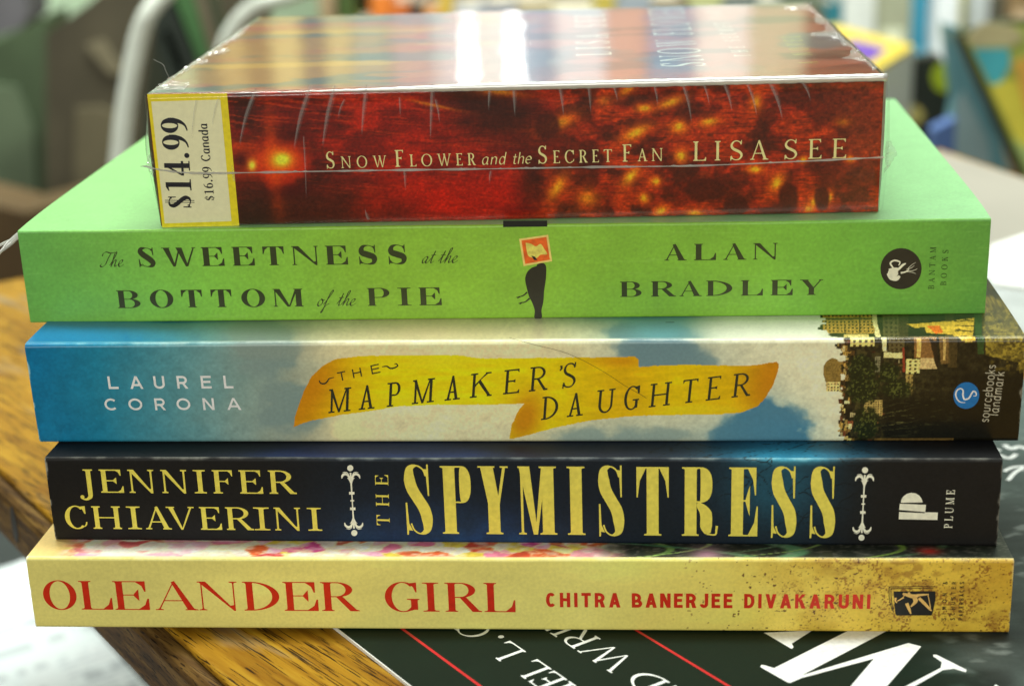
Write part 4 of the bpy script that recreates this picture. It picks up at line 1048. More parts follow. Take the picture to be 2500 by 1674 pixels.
lo = [('C', 472, 533), ('O', 578, 642), ('R', 695, 745), ('O', 792, 856), ('N', 910, 962), ('A', 1017, 1082)]
I.letters(fl, [(c, a * .5337, b_ * .5337) for c, a, b_ in lo], (252, 1000), (577.5, 999), (252, 972))
I.build('author_lettering', WHT, map_sp)
I = Ink(F3)
b5 = lambda a, b_: (680 + a * .5295, 840 + b_ * .5295)
fm = lambda c, w_: serif_glyph(c, w_, .105, .062, .085, .0, tv=.082, beak=.14)
mm_ = [('M', 198, 325), ('A', 335, 435), ('P', 463, 550), ('M', 578, 705), ('A', 727, 825), ('K', 842, 972), ('E', 995, 1097), ('R', 1113, 1225), ('S', 1266, 1357)]
I.letters(fm, [(c, 680 + a * .5295, 680 + b_ * .5295) for c, a, b_ in mm_], b5(198, 316), b5(1345, 194), b5(222, 206), shear=.22)
I.px_ribbon([b5(1262, 100), b5(1264, 112), b5(1256, 124)], [6, 5, 2], 4)
dd = [('D', 1173, 1276), ('A', 1292, 1393), ('U', 1425, 1537), ('G', 1553, 1650), ('H', 1670, 1797), ('T', 1822, 1920), ('E', 1935, 2030), ('R', 2055, 2168)]
I.letters(fm, [(c, 680 + a * .5295, 680 + b_ * .5295) for c, a, b_ in dd], b5(1173, 348), b5(2168, 233), b5(1200, 240), shear=.22)
I.letters(lambda c, w_: sans_glyph(c, w_, .13), [('T', 680 + 243 * .5295, 680 + 285 * .5295), ('H', 680 + 310 * .5295, 680 + 355 * .5295), ('E', 680 + 394 * .5295, 680 + 438 * .5295)], b5(243, 172), b5(438, 131), b5(250, 129), shear=.1)
for pts_ in ([(155, 168), (162, 180), (180, 182), (192, 172), (200, 160), (222, 154)], [(440, 106), (462, 104), (478, 113), (498, 110), (511, 101), (504, 92), (496, 95)]):
    I.px_ribbon([b5(*p) for p in pts_], [2, 4, 4, 3.2, 3, 1.6], 5)
I.build('title_lettering', INKB, map_sp)
I = Ink(F3)
z5 = lambda a, b_: (1250 + a * .5337, 480 + b_ * .5337)
fr = lambda c, w_: lower_glyph(c, .10, .10, 0)[0]
lw_ = lambda c: LOWER[c][1]
I.line(fr, 'sourcebooks', z5(2181, 1031), z5(2207, 768), z5(2136, 1028), lw_)
I.line(fr, 'landmark', z5(2226, 1000), z5(2250, 800), z5(2180, 997), lw_)
I.build('publisher_lettering', ink('grey', A8(150, 146, 128)), map_sp)
I = Ink(F3); I.px_disc((2356, 964.5), 32.5); lg = I.build('publisher_badge', ink('blue', A8(18, 92, 150)), map_sp)
I = Ink(F3, .07)
I.px_ribbon([z5(2068, 940), z5(2046, 938), z5(2030, 925), z5(2022, 903), z5(2028, 884), z5(2044, 876), z5(2056, 885), z5(2056, 905), z5(2064, 925), z5(2084, 920), z5(2096, 900), z5(2106, 888), z5(2118, 896), z5(2118, 908), z5(2106, 910)], [1.2, 2.2, 3, 3.6, 3.6, 3.2, 3.4, 3.8, 4, 4, 4, 3.6, 3, 2.4, 1.2], 5)
I.build('badge_swash', WHT, map_sp)
FT3 = Flat(ZS[2] + 22.77)
I = Ink(FT3); a_ = (1640, 786)
I.line(lambda c, w_: lower_glyph(c, .16, .06, 0)[0], 'le', (1646, 787), (1645, 769), (1625, 787), lw_)
o = I.build('cover_lettering', BLK, None)
o.parent = ob; o.matrix_parent_inverse = (Matrix.Translation(Vector((-101.56, -20.06, ZS[2])) * S) @ Matrix.Rotation(-.0876, 4, 'Z')).inverted()

# --- 4 green paperback
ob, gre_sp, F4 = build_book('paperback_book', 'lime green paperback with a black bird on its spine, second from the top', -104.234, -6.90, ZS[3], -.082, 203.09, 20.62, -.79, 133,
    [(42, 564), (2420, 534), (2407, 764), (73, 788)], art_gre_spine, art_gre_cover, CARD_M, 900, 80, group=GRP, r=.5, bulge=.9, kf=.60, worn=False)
GRB = ink('green_black', A8(46, 52, 26))
I = Ink(F4)
g1 = lambda a, b_: (230 + a * .3928, 570 + b_ * .3928)
fb = lambda c, w_: serif_glyph(c, w_, .31, .036, .085, .05, tv=.065, beak=.36)
def fb2(c, w_): return serif_glyph(c, w_, .33, .042, .10, .05, tv=.07, beak=.38)
sw = [('S', 290, 402), ('W', 440, 662), ('E', 690, 835), ('E', 882, 1025), ('T', 1075, 1212), ('N', 1255, 1428), ('E', 1468, 1610), ('S', 1673, 1795), ('S', 1857, 1980)]
I.letters(fb, [(c, 230 + a * .3928, 230 + b_ * .3928) for c, a, b_ in sw], g1(290, 203), g1(1980, 184), g1(320, 86))
bo = [('B', 155, 305), ('O', 362, 515), ('T', 562, 697), ('T', 748, 882), ('O', 938, 1092), ('M', 1138, 1330), ('P', 1728, 1872), ('I', 1918, 2005), ('E', 2050, 2195)]
I.letters(fb, [(c, 230 + a * .3928, 230 + b_ * .3928) for c, a, b_ in bo], g1(155, 460), g1(2195, 440), g1(200, 350))
fsc = lambda c, w_: lower_glyph(c, .085, .028, 40, table=SCRIPT, sm=7)[0]
sw_ = lambda c: SCRIPT[c][1]
I.line(fsc, 'The', g1(46, 204), g1(190, 202), g1(46, 112), sw_, shear=.32)
I.line(fsc, 'at the', g1(2062, 181), g1(2285, 178), g1(2062, 88), sw_, shear=.38, space=.3)
I.line(fsc, 'of the', g1(1408, 446), g1(1648, 443), g1(1408, 352), sw_, shear=.38, space=.5)
I.build('title_lettering', GRB, gre_sp)
I = Ink(F4)
g2 = lambda a, b_: (1230 + a * .4996, 530 + b_ * .4996)
al = [('A', 806, 918), ('L', 950, 1060), ('A', 1092, 1208), ('N', 1235, 1357)]
I.letters(fb2, [(c, 1230 + a * .4996, 1230 + b_ * .4996) for c, a, b_ in al], g2(806, 209), g2(1357, 203), g2(820, 130))
br_ = [('B', 592, 700), ('R', 742, 865), ('A', 880, 992), ('D', 1010, 1140), ('L', 1178, 1288), ('E', 1322, 1432), ('Y', 1462, 1578)]
I.letters(fb2, [(c, 1230 + a * .4996, 1230 + b_ * .4996) for c, a, b_ in br_], g2(592, 385), g2(1578, 374), g2(610, 311))
I.build('author_lettering', GRB, gre_sp)
I = Ink(F4)
I.px_poly([g2(22, 16), g2(237, 15), g2(237, 45), g2(22, 47)])
I.build('black_bar', BLK, gre_sp); I = Ink(F4)
I.px_poly([g2(188, 228), g2(205, 221), g2(224, 224), g2(233, 245), g2(231, 300), g2(223, 355), g2(219, 410), g2(210, 450), g2(211, 487), g2(177, 489), g2(177, 450), g2(163, 410), g2(150, 385), g2(140, 350), g2(130, 300), g2(140, 265), g2(162, 244), g2(184, 236)], 1, smooth=4)
for pts_ in ([(140, 362), (122, 378), (104, 384), (86, 388)], [(104, 384), (92, 392)], [(152, 392), (130, 410), (112, 413), (98, 418)], [(112, 413), (104, 422)]):
    I.px_ribbon([g2(*p) for p in pts_], [4, 2.6, 1.6], 3, 2)
BIRD = ink('bird_black', A8(38, 36, 26)); I.build('bird_silhouette', BIRD, gre_sp)
I = Ink(F4); I.px_disc((2205, 654), 49.5, 0); I.build('publisher_badge', BIRD, gre_sp)
I = Ink(F4)
st_p = [(100, 104), (242, 84), (262, 212), (122, 236)]
I.px_poly([g2(*p) for p in st_p])
I.build('stamp_border', ink('stamp_cream', A8(226, 170, 96)), gre_sp)
I = Ink(F4, .06)
cx_, cy_ = 181, 159
I.px_poly([g2(cx_ + (a - cx_) * .86, cy_ + (b_ - cy_) * .86) for a, b_ in st_p])
I.build('stamp', ink('stamp_red', A8(206, 84, 28), noise=.2), gre_sp)
I = Ink(F4, .09)
I.px_poly([g2(132, 122), g2(160, 128), g2(182, 140), g2(205, 128), g2(222, 150), g2(238, 178), g2(205, 180), g2(186, 196), g2(150, 190), g2(138, 165)], smooth=3)
I.build('stamp_picture', ink('stamp_pale', A8(236, 178, 84), noise=.25), gre_sp)
I = Ink(F4, .12); I.px_poly([g2(160, 184), g2(178, 190), g2(190, 206), g2(174, 206)]); I.build('bird_beak', BLK, gre_sp)
I = Ink(F4, .07)
for pts_, wd in [([(1888, 270), (1905, 290), (1930, 295), (1945, 282)], [12, 24, 24, 10]), ([(1893, 258), (1915, 255), (1940, 250)], [20, 28, 14]), ([(1915, 245), (1900, 222), (1918, 208), (1945, 215), (1940, 232)], [6, 9, 9, 7, 4]), ([(1940, 250), (1960, 230), (1975, 222)], [12, 12, 4]), ([(1950, 268), (1975, 262), (1990, 250)], [10, 7, 3]), ([(1978, 250), (2000, 244), (2015, 232)], [3, 2.5, 1.5]), ([(1978, 256), (2004, 258), (2030, 248)], [3, 2.5, 1.5]), ([(1980, 262), (2008, 266), (2022, 272)], [3, 2, 1.2]), ([(1985, 246), (2004, 228), (2022, 218)], [3, 2, 1.2])]:
    I.px_ribbon([g2(*p) for p in pts_], [v * .5 for v in wd], 5, len(I.F) % 7)
I.px_disc(g2(1913, 269), 12.5, 6, 10.5)
I.build('rooster_mark', ink('mark_white', A8(200, 200, 170)), gre_sp)
I = Ink(F4)
fbt = lambda c, w_: serif_glyph(c, w_, .16, .06, .08, .02, beak=.25)
I.line(fbt, 'BANTAM', g2(2111, 346), g2(2119, 144), g2(2083, 346), SW(B=.7, A=.85, N=.9, T=.75, M=1.0))
I.line(fbt, 'BOOKS', g2(2169, 328), g2(2179, 158), g2(2141, 328), SW(B=.7, O=.9, K=.8, S=.6))
I.build('publisher_lettering', ink('dark_green', A8(40, 62, 24)), gre_sp)

# --- 5 shrink-wrapped red box
def side_panel(name, sgn, L, h, lean, depth, bmax, c, parent):
    V = []; ds = [0, .3, .7, 1.2, 2, 4, 20, depth]; ts = np.linspace(0, 1, 14)
    for d_ in ds:
        for t in ts:
            b_ = bmax * (.25 + .75 * math.sin(math.pi * (.12 + .62 * t))) * (1 - math.exp(-d_ / .8))
            V.append(((-b_ if sgn < 0 else L + b_), lean * t + .5 + d_ * 1.0 * (1 if d_ < depth else .99), .2 + (h - .5) * t))
    return mesh(name, V, grid_faces(len(ts), len(ds)), plain(name + '_board', c, .45, .4, noise=.25, scale=120), parent, smooth=True)
CARD_B = printed('printed_box', .30, .5, grain=.16, bump=.03)
bx0 = (-73.44, -8.319, ZS[4] - .02)
ob, box_sp, F5 = build_book('shrink_wrapped_box', 'red and orange shrink-wrapped box with a yellow bordered price label, topmost of the stack', bx0[0], bx0[1], bx0[2], -.0538, 150.48, 28.34, -1.28, 122.7,
    [(357, 229.5), (2160, 190), (2143, 519.5), (396.5, 554.5)], art_box_spine, art_box_cover, CARD_B, 1100, 150, cat='boxed audiobook', group=None, r=.8, worn=False, cover_nx=300, kf=.62, kt=1.2)
def z1(a, b_): return (.427 * a, .427 * b_)
I = Ink(F5); I.px_poly([z1(838, 531), z1(1300, 526), z1(1376, 1288), z1(932, 1300)])
stk = I.build('price_label', ink('label_yellow', A8(222, 178, 28, k=.62)), ob)
I = Ink(F5, .06); I.px_poly([z1(862, 573), z1(1262, 563), z1(1331, 1262), z1(946, 1275)]); I.build('label_paper', ink('label_white', A8(200, 192, 156, k=.62), noise=.04), stk)
I = Ink(F5, .09)
dg = lambda c, w_: digit(c, .19, .045)[0]
def fcan(c, w_):
    if c in '0123456789.$': return digit(c, .17, .06)[0]
    return lower_glyph(c, .17, .055, 0, tick=.07)[0]
cwid = lambda c: digit(c)[1] if c in '0123456789.$' else LOWER[c][1]
I.line(dg, '$14.99', z1(1108, 1186), z1(1066, 670), z1(962, 1190), cwid)
I.line(fcan, '$16.99 Canada', z1(1232, 1142), z1(1186, 700), z1(1180, 1146), cwid, space=.4)
I.build('price_lettering', ink('label_black', (.015, .015, .02)), stk)
PALE = ink('pale_gold', A8(206, 188, 128, k=.62))
I = Ink(F5)
a1 = lambda a, b_: (780 + a * .3843, 330 + b_ * .3843)
fsn = lambda c, w_: serif_glyph(c, w_, .125, .05, .07, .04, tv=.065, beak=.17)
TW = SW(S=.5, N=.82, O=.88, W=1.12, F=.52, L=.52, E=.52, R=.62, C=.72, T=.62, A=.74)
yb = lambda px: 410.0 + (px - 802) * (392.6 - 410.0) / (1621 - 802)
for t_, xa, xb, hpx in [('S', 57, 135, 41), ('NOW', 152, 440, 28.5), ('F', 497, 570, 41), ('LOWER', 590, 1006, 29.5), ('S', 1405, 1480, 43), ('ECRET', 1500, 1872, 31), ('F', 1940, 2015, 42), ('AN', 2035, 2192, 31)]:
    A_, B_ = 780 + xa * .3843, 780 + xb * .3843
    I.line(fsn, t_, (A_, yb(A_)), (B_, yb(B_)), (A_, yb(A_) - hpx), TW)
fit_ = lambda c, w_: lower_glyph(c, .10, .04, 35)[0]
I.line(fit_, 'and', a1(1045, 186), a1(1196, 182), a1(1045, 110), lw_, shear=.2)
I.line(fit_, 'the', a1(1240, 181), a1(1358, 178), a1(1240, 108), lw_, shear=.2)
I.build('title_lettering', PALE, box_sp)
I = Ink(F5)
z3 = lambda a, b_: (1550 + a * .4056, b_ * .4056)
fls = lambda c, w_: serif_glyph(c, w_, .13, .045, .075, .05, tv=.06, beak=.17)
ls = [('L', 360, 440), ('I', 490, 525), ('S', 580, 660), ('A', 700, 812), ('S', 903, 985), ('E', 1048, 1128), ('E', 1190, 1275)]
I.letters(fls, [(c, 1550 + a * .4056, 1550 + b_ * .4056) for c, a, b_ in ls], z3(360, 969), z3(1275, 953), z3(370, 852))
I.build('author_lettering', PALE, box_sp)
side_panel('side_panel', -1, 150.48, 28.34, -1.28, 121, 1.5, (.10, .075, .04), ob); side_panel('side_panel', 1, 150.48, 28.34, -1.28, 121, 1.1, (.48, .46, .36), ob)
# lettering on the box lid, running away from the front edge
zt = ZS[4] + 28.32
FB = Flat(zt, local=to_local(bx0, -.0538), pxmm=11.5)
I = Ink(FB, .05)
lidf = lambda c, w_: serif_glyph(c, w_, .13, .05, .07, .03, tv=.06, beak=.2)
z2 = lambda a, b_: (750 + a * .4056, b_ * .4056)
I.line(lidf, 'LISA SEE', z2(1832, 332), z2(1790, 90), z2(1618, 334), TW)
I.line(lidf, 'SNOW FLOWER', z3(428, 398), z3(286, 46), z3(160, 402), TW)
I.line(lidf, 'THE SECRET FAN', z3(700, 340), z3(512, 70), z3(600, 342), TW)
I.build('lid_lettering', ink('lid_white', (.72, .72, .60)), ob)
I = Ink(FB, .05)
I.line(lidf, 'A NOVEL', z3(1105, 385), z3(990, 220), z3(985, 388), TW)
I.build('lid_subtitle', ink('lid_gold', (.55, .46, .12)), ob)

# the film
def film_mat(name, rough, bump, scale, white=0.0):
    m = bpy.data.materials.new(name); m.use_nodes = True; nt = m.node_tree
    for n in list(nt.nodes): nt.nodes.remove(n)
    out = nt.nodes.new('ShaderNodeOutputMaterial'); mix = nt.nodes.new('ShaderNodeMixShader')
    tr = nt.nodes.new('ShaderNodeBsdfTransparent'); gl = nt.nodes.new('ShaderNodeBsdfGlossy'); fr_ = nt.nodes.new('ShaderNodeFresnel')
    gl.inputs['Roughness'].default_value = rough; ge = nt.nodes.new('ShaderNodeNewGeometry'); mr_ = nt.nodes.new('ShaderNodeMapRange')
    mr_.inputs['To Min'].default_value = 1.5; mr_.inputs['To Max'].default_value = 1 / 1.5      # the film is thin: both sides reflect alike
    nt.links.new(ge.outputs['Backfacing'], mr_.inputs['Value']); nt.links.new(mr_.outputs['Result'], fr_.inputs['IOR'])
    tc = nt.nodes.new('ShaderNodeTexCoord'); n = nt.nodes.new('ShaderNodeTexNoise'); n.inputs['Scale'].default_value = scale; n.inputs['Detail'].default_value = 3
    mp = nt.nodes.new('ShaderNodeMapping'); mp.inputs['Scale'].default_value = (.8, 1.4, 1)
    bp = nt.nodes.new('ShaderNodeBump'); bp.inputs['Strength'].default_value = bump; bp.inputs['Distance'].default_value = .0006
    nt.links.new(tc.outputs['Object'], mp.inputs['Vector']); nt.links.new(mp.outputs['Vector'], n.inputs['Vector'])
    nt.links.new(n.outputs['Fac'], bp.inputs['Height']); nt.links.new(bp.outputs['Normal'], gl.inputs['Normal'])
    nt.links.new(fr_.outputs['Fac'], mix.inputs['Fac']); nt.links.new(tr.outputs[0], mix.inputs[1])
    src = gl.outputs[0]
    if white:
        df = nt.nodes.new('ShaderNodeBsdfTranslucent'); df.inputs['Color'].default_value = (.8, .8, .74, 1)
        d2 = nt.nodes.new('ShaderNodeBsdfDiffuse'); d2.inputs['Color'].default_value = (.95, .94, .88, 1)
        m1 = nt.nodes.new('ShaderNodeMixShader'); m1.inputs[0].default_value = .35; nt.links.new(d2.outputs[0], m1.inputs[1]); nt.links.new(df.outputs[0], m1.inputs[2])
        m2 = nt.nodes.new('ShaderNodeMixShader'); m2.inputs[0].default_value = .45; nt.links.new(m1.outputs[0], m2.inputs[1]); nt.links.new(gl.outputs[0], m2.inputs[2])
        mix.inputs['Fac'].default_value = white
        for l in list(mix.inputs['Fac'].links): nt.links.remove(l)
        src = m2.outputs[0]
    nt.links.new(src, mix.inputs[2]); nt.links.new(mix.outputs[0], out.inputs['Surface'])
    return m
FILM = film_mat('clear_film', .09, .16, 24)
FILMW = film_mat('creased_film', .15, .3, 200, .26)
FILMC = film_mat('crinkled_film', .10, .6, 400, .30)
Lb, hb, db, le = 150.48, 28.34, 122.7, -1.28
# one skin: front face, rounded upper edge, lid
prof = [(le * 0 - .38, .2)] + [(le * t - .38, hb * t) for t in np.linspace(.05, .965, 14)]
for q_ in np.linspace(0, 90, 8): prof.append((le + .9 - 1.28 * math.cos(math.radians(q_)), hb - .85 + 1.1 * math.sin(math.radians(q_))))
prof += [(le + .9 + t, hb + .25) for t in np.linspace(2, db - 1, 60)]
xs = np.concatenate([[-3.4, -2.9, -2.2, -1.2, -.5], np.linspace(0, Lb, 160), [Lb + .7, Lb + 1.3, Lb + 1.9]])
V = []
for j, (yy, zz) in enumerate(prof):
    for i, xx in enumerate(xs):
        bul = math.sin(math.pi * min(1, max(0, zz / hb)))
        x_ = xx
        yb_ = yy; zb = zz + (.11 * (float(fbm(np.array(xx / 16), np.array(yy / 9), 41, 3)) - .5) * min(1, max(0, (yy - 1) / 6)) if zz > hb else 0)
        if xx < 0: yb_ += (-xx) ** 1.5 * 1.2; x_ = xx * (.25 + .8 * bul); zb = min(zz, hb - .2 + xx * .3)
        if xx > Lb: e_ = xx - Lb; yb_ += e_ ** 1.6 * 1.2; x_ = Lb + e_ * (.8 + .35 * bul); zb = min(zz, hb - .1 - e_ * .2)
        V.append((x_, yb_, zb))
mesh('film', V, grid_faces(len(xs), len(prof)), FILM, ob, smooth=True)
# pulled creases on the front, the seam, and the crumpled ends
cr = MB_ = None
I = Ink(F5, .48); I2 = Ink(F5, .43)
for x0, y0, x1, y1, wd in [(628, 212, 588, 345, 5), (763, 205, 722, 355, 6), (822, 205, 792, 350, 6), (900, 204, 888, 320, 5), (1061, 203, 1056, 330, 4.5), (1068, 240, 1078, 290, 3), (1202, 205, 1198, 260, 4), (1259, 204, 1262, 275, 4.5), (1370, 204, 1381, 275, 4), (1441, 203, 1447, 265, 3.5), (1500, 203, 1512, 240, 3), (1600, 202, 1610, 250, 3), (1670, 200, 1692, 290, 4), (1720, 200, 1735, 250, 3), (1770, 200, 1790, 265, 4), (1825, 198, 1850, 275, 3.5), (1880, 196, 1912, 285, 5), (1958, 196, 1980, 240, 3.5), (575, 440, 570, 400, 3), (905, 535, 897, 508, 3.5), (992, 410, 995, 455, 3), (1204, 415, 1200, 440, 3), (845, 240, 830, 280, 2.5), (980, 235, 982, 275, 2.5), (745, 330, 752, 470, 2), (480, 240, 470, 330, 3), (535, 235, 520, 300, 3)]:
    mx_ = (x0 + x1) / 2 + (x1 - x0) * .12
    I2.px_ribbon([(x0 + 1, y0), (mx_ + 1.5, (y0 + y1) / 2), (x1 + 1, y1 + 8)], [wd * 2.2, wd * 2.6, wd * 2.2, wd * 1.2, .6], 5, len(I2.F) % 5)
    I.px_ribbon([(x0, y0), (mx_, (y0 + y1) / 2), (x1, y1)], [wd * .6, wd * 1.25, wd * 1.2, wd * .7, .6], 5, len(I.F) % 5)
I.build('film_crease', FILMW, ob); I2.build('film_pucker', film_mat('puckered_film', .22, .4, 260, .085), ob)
I = Ink(F5, .55)
sm = [(352, 402), (405, 413), (470, 419), (570, 419), (750, 416), (950, 413), (1196, 410), (1450, 406), (1700, 403), (1930, 394), (2158, 383)]
sp_ = catmull(sm, 24); rg = np.random.RandomState(3)
wseam = 2.6 + 2.6 * (vnoise(np.arange(len(sp_)) / 3.0, np.zeros(len(sp_)), 5)) ** 2 * 2
I.piece(ribbon([F5.mm(*p) for p in sp_], [v / 11.9 for v in wseam]), 3)
for i in range(26):
    k_ = rg.randint(3, len(sp_) - 3); p_ = sp_[k_]
    I.px_ribbon([(p_[0] - rg.uniform(4, 14), p_[1]), (p_[0], p_[1] - 1), (p_[0] + rg.uniform(4, 16), p_[1] + .5)], [1, rg.uniform(3, 6), 1], 3, 5)
I.build('film_seam', film_mat('seam_film', .2, .3, 300, .78), ob)
rg = np.random.RandomState(8)
def vn1(t, sd): return float(vnoise(np.array(t), np.array(0.0), sd))
def crinkle(name, f, n, m):
    V = []; F = []
    for i in range(n):
        for j in range(m):
            V.append(f(i / (n - 1), j / (m - 1)))
    V = np.array(V) + rg.normal(0, .20, (n * m, 3)) * np.array([1, .9, .8])
    for i in range(n - 1):
        for j in range(m - 1):
            a = i * m + j; F += [(a, a + 1, a + m + 1), (a, a + m + 1, a + m)]
    return mesh(name, V, F, FILMC, ob)
crinkle('film_end', lambda t, s_: (.2 + s_ * (.6 + 7.0 * vn1(t * 13, 1) ** 1.4 * (1.15 - t) ** .7), 1.5 + t * (db - 20), hb + .42), 110, 5)
crinkle('film_end', lambda t, s_: (Lb - .2 - s_ * (.5 + 7.0 * vn1(t * 15, 2) ** 1.5), 6 + t * (db - 10), hb + .45), 80, 4)
crinkle('film_end', lambda t, s_: (-.6 - s_ * (.6 + 1.4 * math.sin(3.1 * t)), -.2 + s_ * 2.5, hb * .38 + t * 5), 14, 5)
crinkle('film_end', lambda t, s_: (Lb + 1.2 + s_ * (1.0 + 1.8 * math.sin(3.1 * t)), .6 + s_ * 3, hb * .3 + t * 6), 12, 5)
# white tube painting in the film's glint along the front upper edge (right-hand half)
b = MB()
tp = [(x_, le - .12 + .05 * math.sin(x_), hb + .0 + .03 * math.sin(x_ * 1.7)) for x_ in np.linspace(28, Lb + .5, 120)]
b.tube(tp, [.14 + .66 * sst(28, 75, np.array(v[0])) + .03 * math.sin(v[0] * 2.3) for v in tp], 8)
b.build('lip_glint', film_mat('glint_white', .35, .1, 100, .93), ob, smooth=True)

# loose hair and plastic shreds
b = MB()
hp = [F3.to3(*F3.mm(*b5(*p)), off=.25 + .2 * math.sin(i)) for i, p in enumerate([(1020, -28), (1135, 2), (1260, 32), (1330, 60), (1400, 95), (1480, 140), (1560, 190), (1640, 232), (1660, 245)])]
b.tube(catmull(hp, 6), .035, 5)
hair = b.build('hair', plain('hair_brown', (.10, .06, .02), .4)); hair.location = Vector((-101.56, -20.06, ZS[2])) * S; hair.rotation_euler = (0, 0, -.0876)
tag(hair, 'fine dark hair curving across the yellow banner on the spine of the middle book', 'hair')
b = MB()
def wl(px, py, y_): return on_y(px, py, y_)
for pts_ in ([(46, 572, -3), (24, 590, -5), (4, 612, -8), (-20, 640, -12)], [(46, 578, -3), (30, 586, -4), (10, 594, -6), (-15, 606, -9)], [(46, 575, -3), (20, 600, -6), (-12, 624, -10)]):
    b.tube(catmull([wl(*p) for p in pts_], 5), list(np.linspace(.55, .22, 5 * (len(pts_) - 1) + 1)), 6)
o = b.build('plastic_shred', film_mat('shred_film', .2, .4, 300, .75)); tag(o, 'white torn strand of plastic film sticking out left of the green book', 'plastic strand')
b = MB()
for pts_ in ([(375, 146, 2), (398, 158, 1), (404, 172, 1), (413, 190, 1)], [(415, 195, 1), (419, 188, 1), (424, 190, 1), (423, 196, 1)]):
    b.tube(catmull([wl(p[0], p[1], 12) for p in pts_], 5), .022, 5)
o = b.build('fluff', plain('fluff_white', (.7, .7, .66), .6)); tag(o, 'tiny curled white fibre at the upper left edge of the red box', 'fibre')

# ================================================================== THE DARK GREEN COVER UNDER THE STACK
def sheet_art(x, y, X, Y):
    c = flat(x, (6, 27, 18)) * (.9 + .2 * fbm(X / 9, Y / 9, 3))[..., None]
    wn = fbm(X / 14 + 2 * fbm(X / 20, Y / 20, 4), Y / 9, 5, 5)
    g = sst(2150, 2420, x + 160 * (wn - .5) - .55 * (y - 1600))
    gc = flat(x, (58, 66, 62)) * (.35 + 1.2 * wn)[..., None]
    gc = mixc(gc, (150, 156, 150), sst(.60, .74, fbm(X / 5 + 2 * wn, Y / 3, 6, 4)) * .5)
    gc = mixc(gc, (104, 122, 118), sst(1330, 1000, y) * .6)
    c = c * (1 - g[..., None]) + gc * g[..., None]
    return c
nx_, ny_ = 260, 200
ee = np.linspace(-108, 120, nx_); nn = np.linspace(-54.4, 176, ny_)
E_, N_ = np.meshgrid(ee, nn)
X_ = ED[0] * E_ + EN[0] * N_; Y_ = ED[1] * E_ + EN[1] * N_; Z_ = np.full(X_.shape, -.10)
qv = np.stack([X_, Y_, Z_], -1) - CAM; zd = qv @ _fw
px_ = PW / 2 + FPX * (qv @ RT) / zd; py_ = PH / 2 - FPX * (qv @ UP) / zd
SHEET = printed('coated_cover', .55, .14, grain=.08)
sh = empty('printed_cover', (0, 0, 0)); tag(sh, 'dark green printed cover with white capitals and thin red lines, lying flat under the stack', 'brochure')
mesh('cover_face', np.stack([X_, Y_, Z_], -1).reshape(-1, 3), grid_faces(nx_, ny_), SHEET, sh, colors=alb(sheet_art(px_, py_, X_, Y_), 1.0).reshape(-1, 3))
b = MB(); p_ = [(ED * a + EN * c_) for a, c_ in [(-108, -54.65), (120, -54.65), (120, 176), (-108, 176)]]
b.prism([tuple(v) for v in p_], -.86, -.13); b.build('paper_edge', plain('paper_white', (.72, .72, .68), .7), sh)
FS = Flat(-.09, (0, 0), tuple(-ED))       # X runs along the reading direction, Y is the letters' up
FS.ey = -EN
WS = ink('sheet_white', (.80, .82, .80)); I = Ink(FS, .02)
def sheet_line(items, base, cap, fn):
    for ch, a0, a1 in items:
        I.glyph(fn(ch, (a1 - a0) / cap), np.array([a0, base]), np.array([cap, 0]), np.array([0, cap]))
fsh = lambda c, w_: serif_glyph(c, w_, .125, .05, .075, .06, tv=.06, beak=.2)
sheet_line([('D', -84, -78), ('A', -77.5, -71), ('N', -70.5, -64.5), ('I', -61.6, -59.3), ('E', -58.6, -54.2), ('L', -53.4, -48.4), ('L', -44.6, -38.8), ('C', -33.4, -26.8)], 29.0, 6.4, fsh)
I.piece(disc(-36.3, 29.5, .62), 0)
sheet_line([('A', -87, -80), ('N', -79.4, -72.6), ('D', -71.6, -65.2), ('W', -61.9, -50.6), ('R', -49.6, -44.0), ('I', -43.4, -41.2), ('T', -40.2, -35)], 13.9, 6.8, fsh)
I.build('small_lettering', WS, sh); I = Ink(FS, .02)
c2 = lambda a, b_: (1600 + a * .3843, 1300 + b_ * .3843)
I.px_poly([c2(750, 862), c2(1190, 640), c2(1500, 485), c2(1745, 485), c2(1440, 640), c2(912, 915), c2(860, 952)], 0)
I.px_poly([c2(675, 838), c2(700, 842), c2(756, 860), c2(866, 952), c2(845, 952), c2(668, 852)], 1)
I.px_poly([c2(858, 953), c2(905, 913), c2(1610, 700), c2(1692, 722), c2(1400, 797), c2(932, 922)], 2)
I.px_poly([c2(1608, 700), c2(1692, 722), c2(1400, 1060), c2(1170, 1060), c2(1392, 797)], 3)
I.px_poly([c2(1768, 774), c2(1790, 775), c2(1980, 870), c2(1976, 886), c2(1900, 864), c2(1830, 872), c2(1500, 1060), c2(1430, 1060), c2(1815, 858), c2(1822, 822), c2(1768, 785)], 4)
I.px_poly([c2(690, 635), c2(710, 646), c2(868, 738), c2(880, 726), c2(868, 704), c2(1000, 620)], 5)
I.px_poly([c2(2165, 962), c2(2200, 990), c2(2342, 1060), c2(2100, 1060)], 6)
I.build('large_lettering', WS, sh); I = Ink(FS, .02)
for pts_, wd in [([(2452, 1085), (2470, 1095), (2490, 1090), (2520, 1100)], 16), ([(2440, 1110), (2465, 1118), (2482, 1108)], 14), ([(2452, 1150), (2475, 1140), (2510, 1138)], 12), ([(2462, 1172), (2480, 1152), (2500, 1142)], 12), ([(2430, 1096), (2445, 1100)], 12)]:
    I.px_ribbon(pts_, wd, 4, 7)
I.build('far_lettering', WS, sh)
I = Ink(FS, .02)
for bb in (43.85, 5.9): I.piece(rect(-120, bb - .33, 0, bb + .33), 0)
I.build('red_line', ink('sheet_red', (.55, .012, .02)), sh)

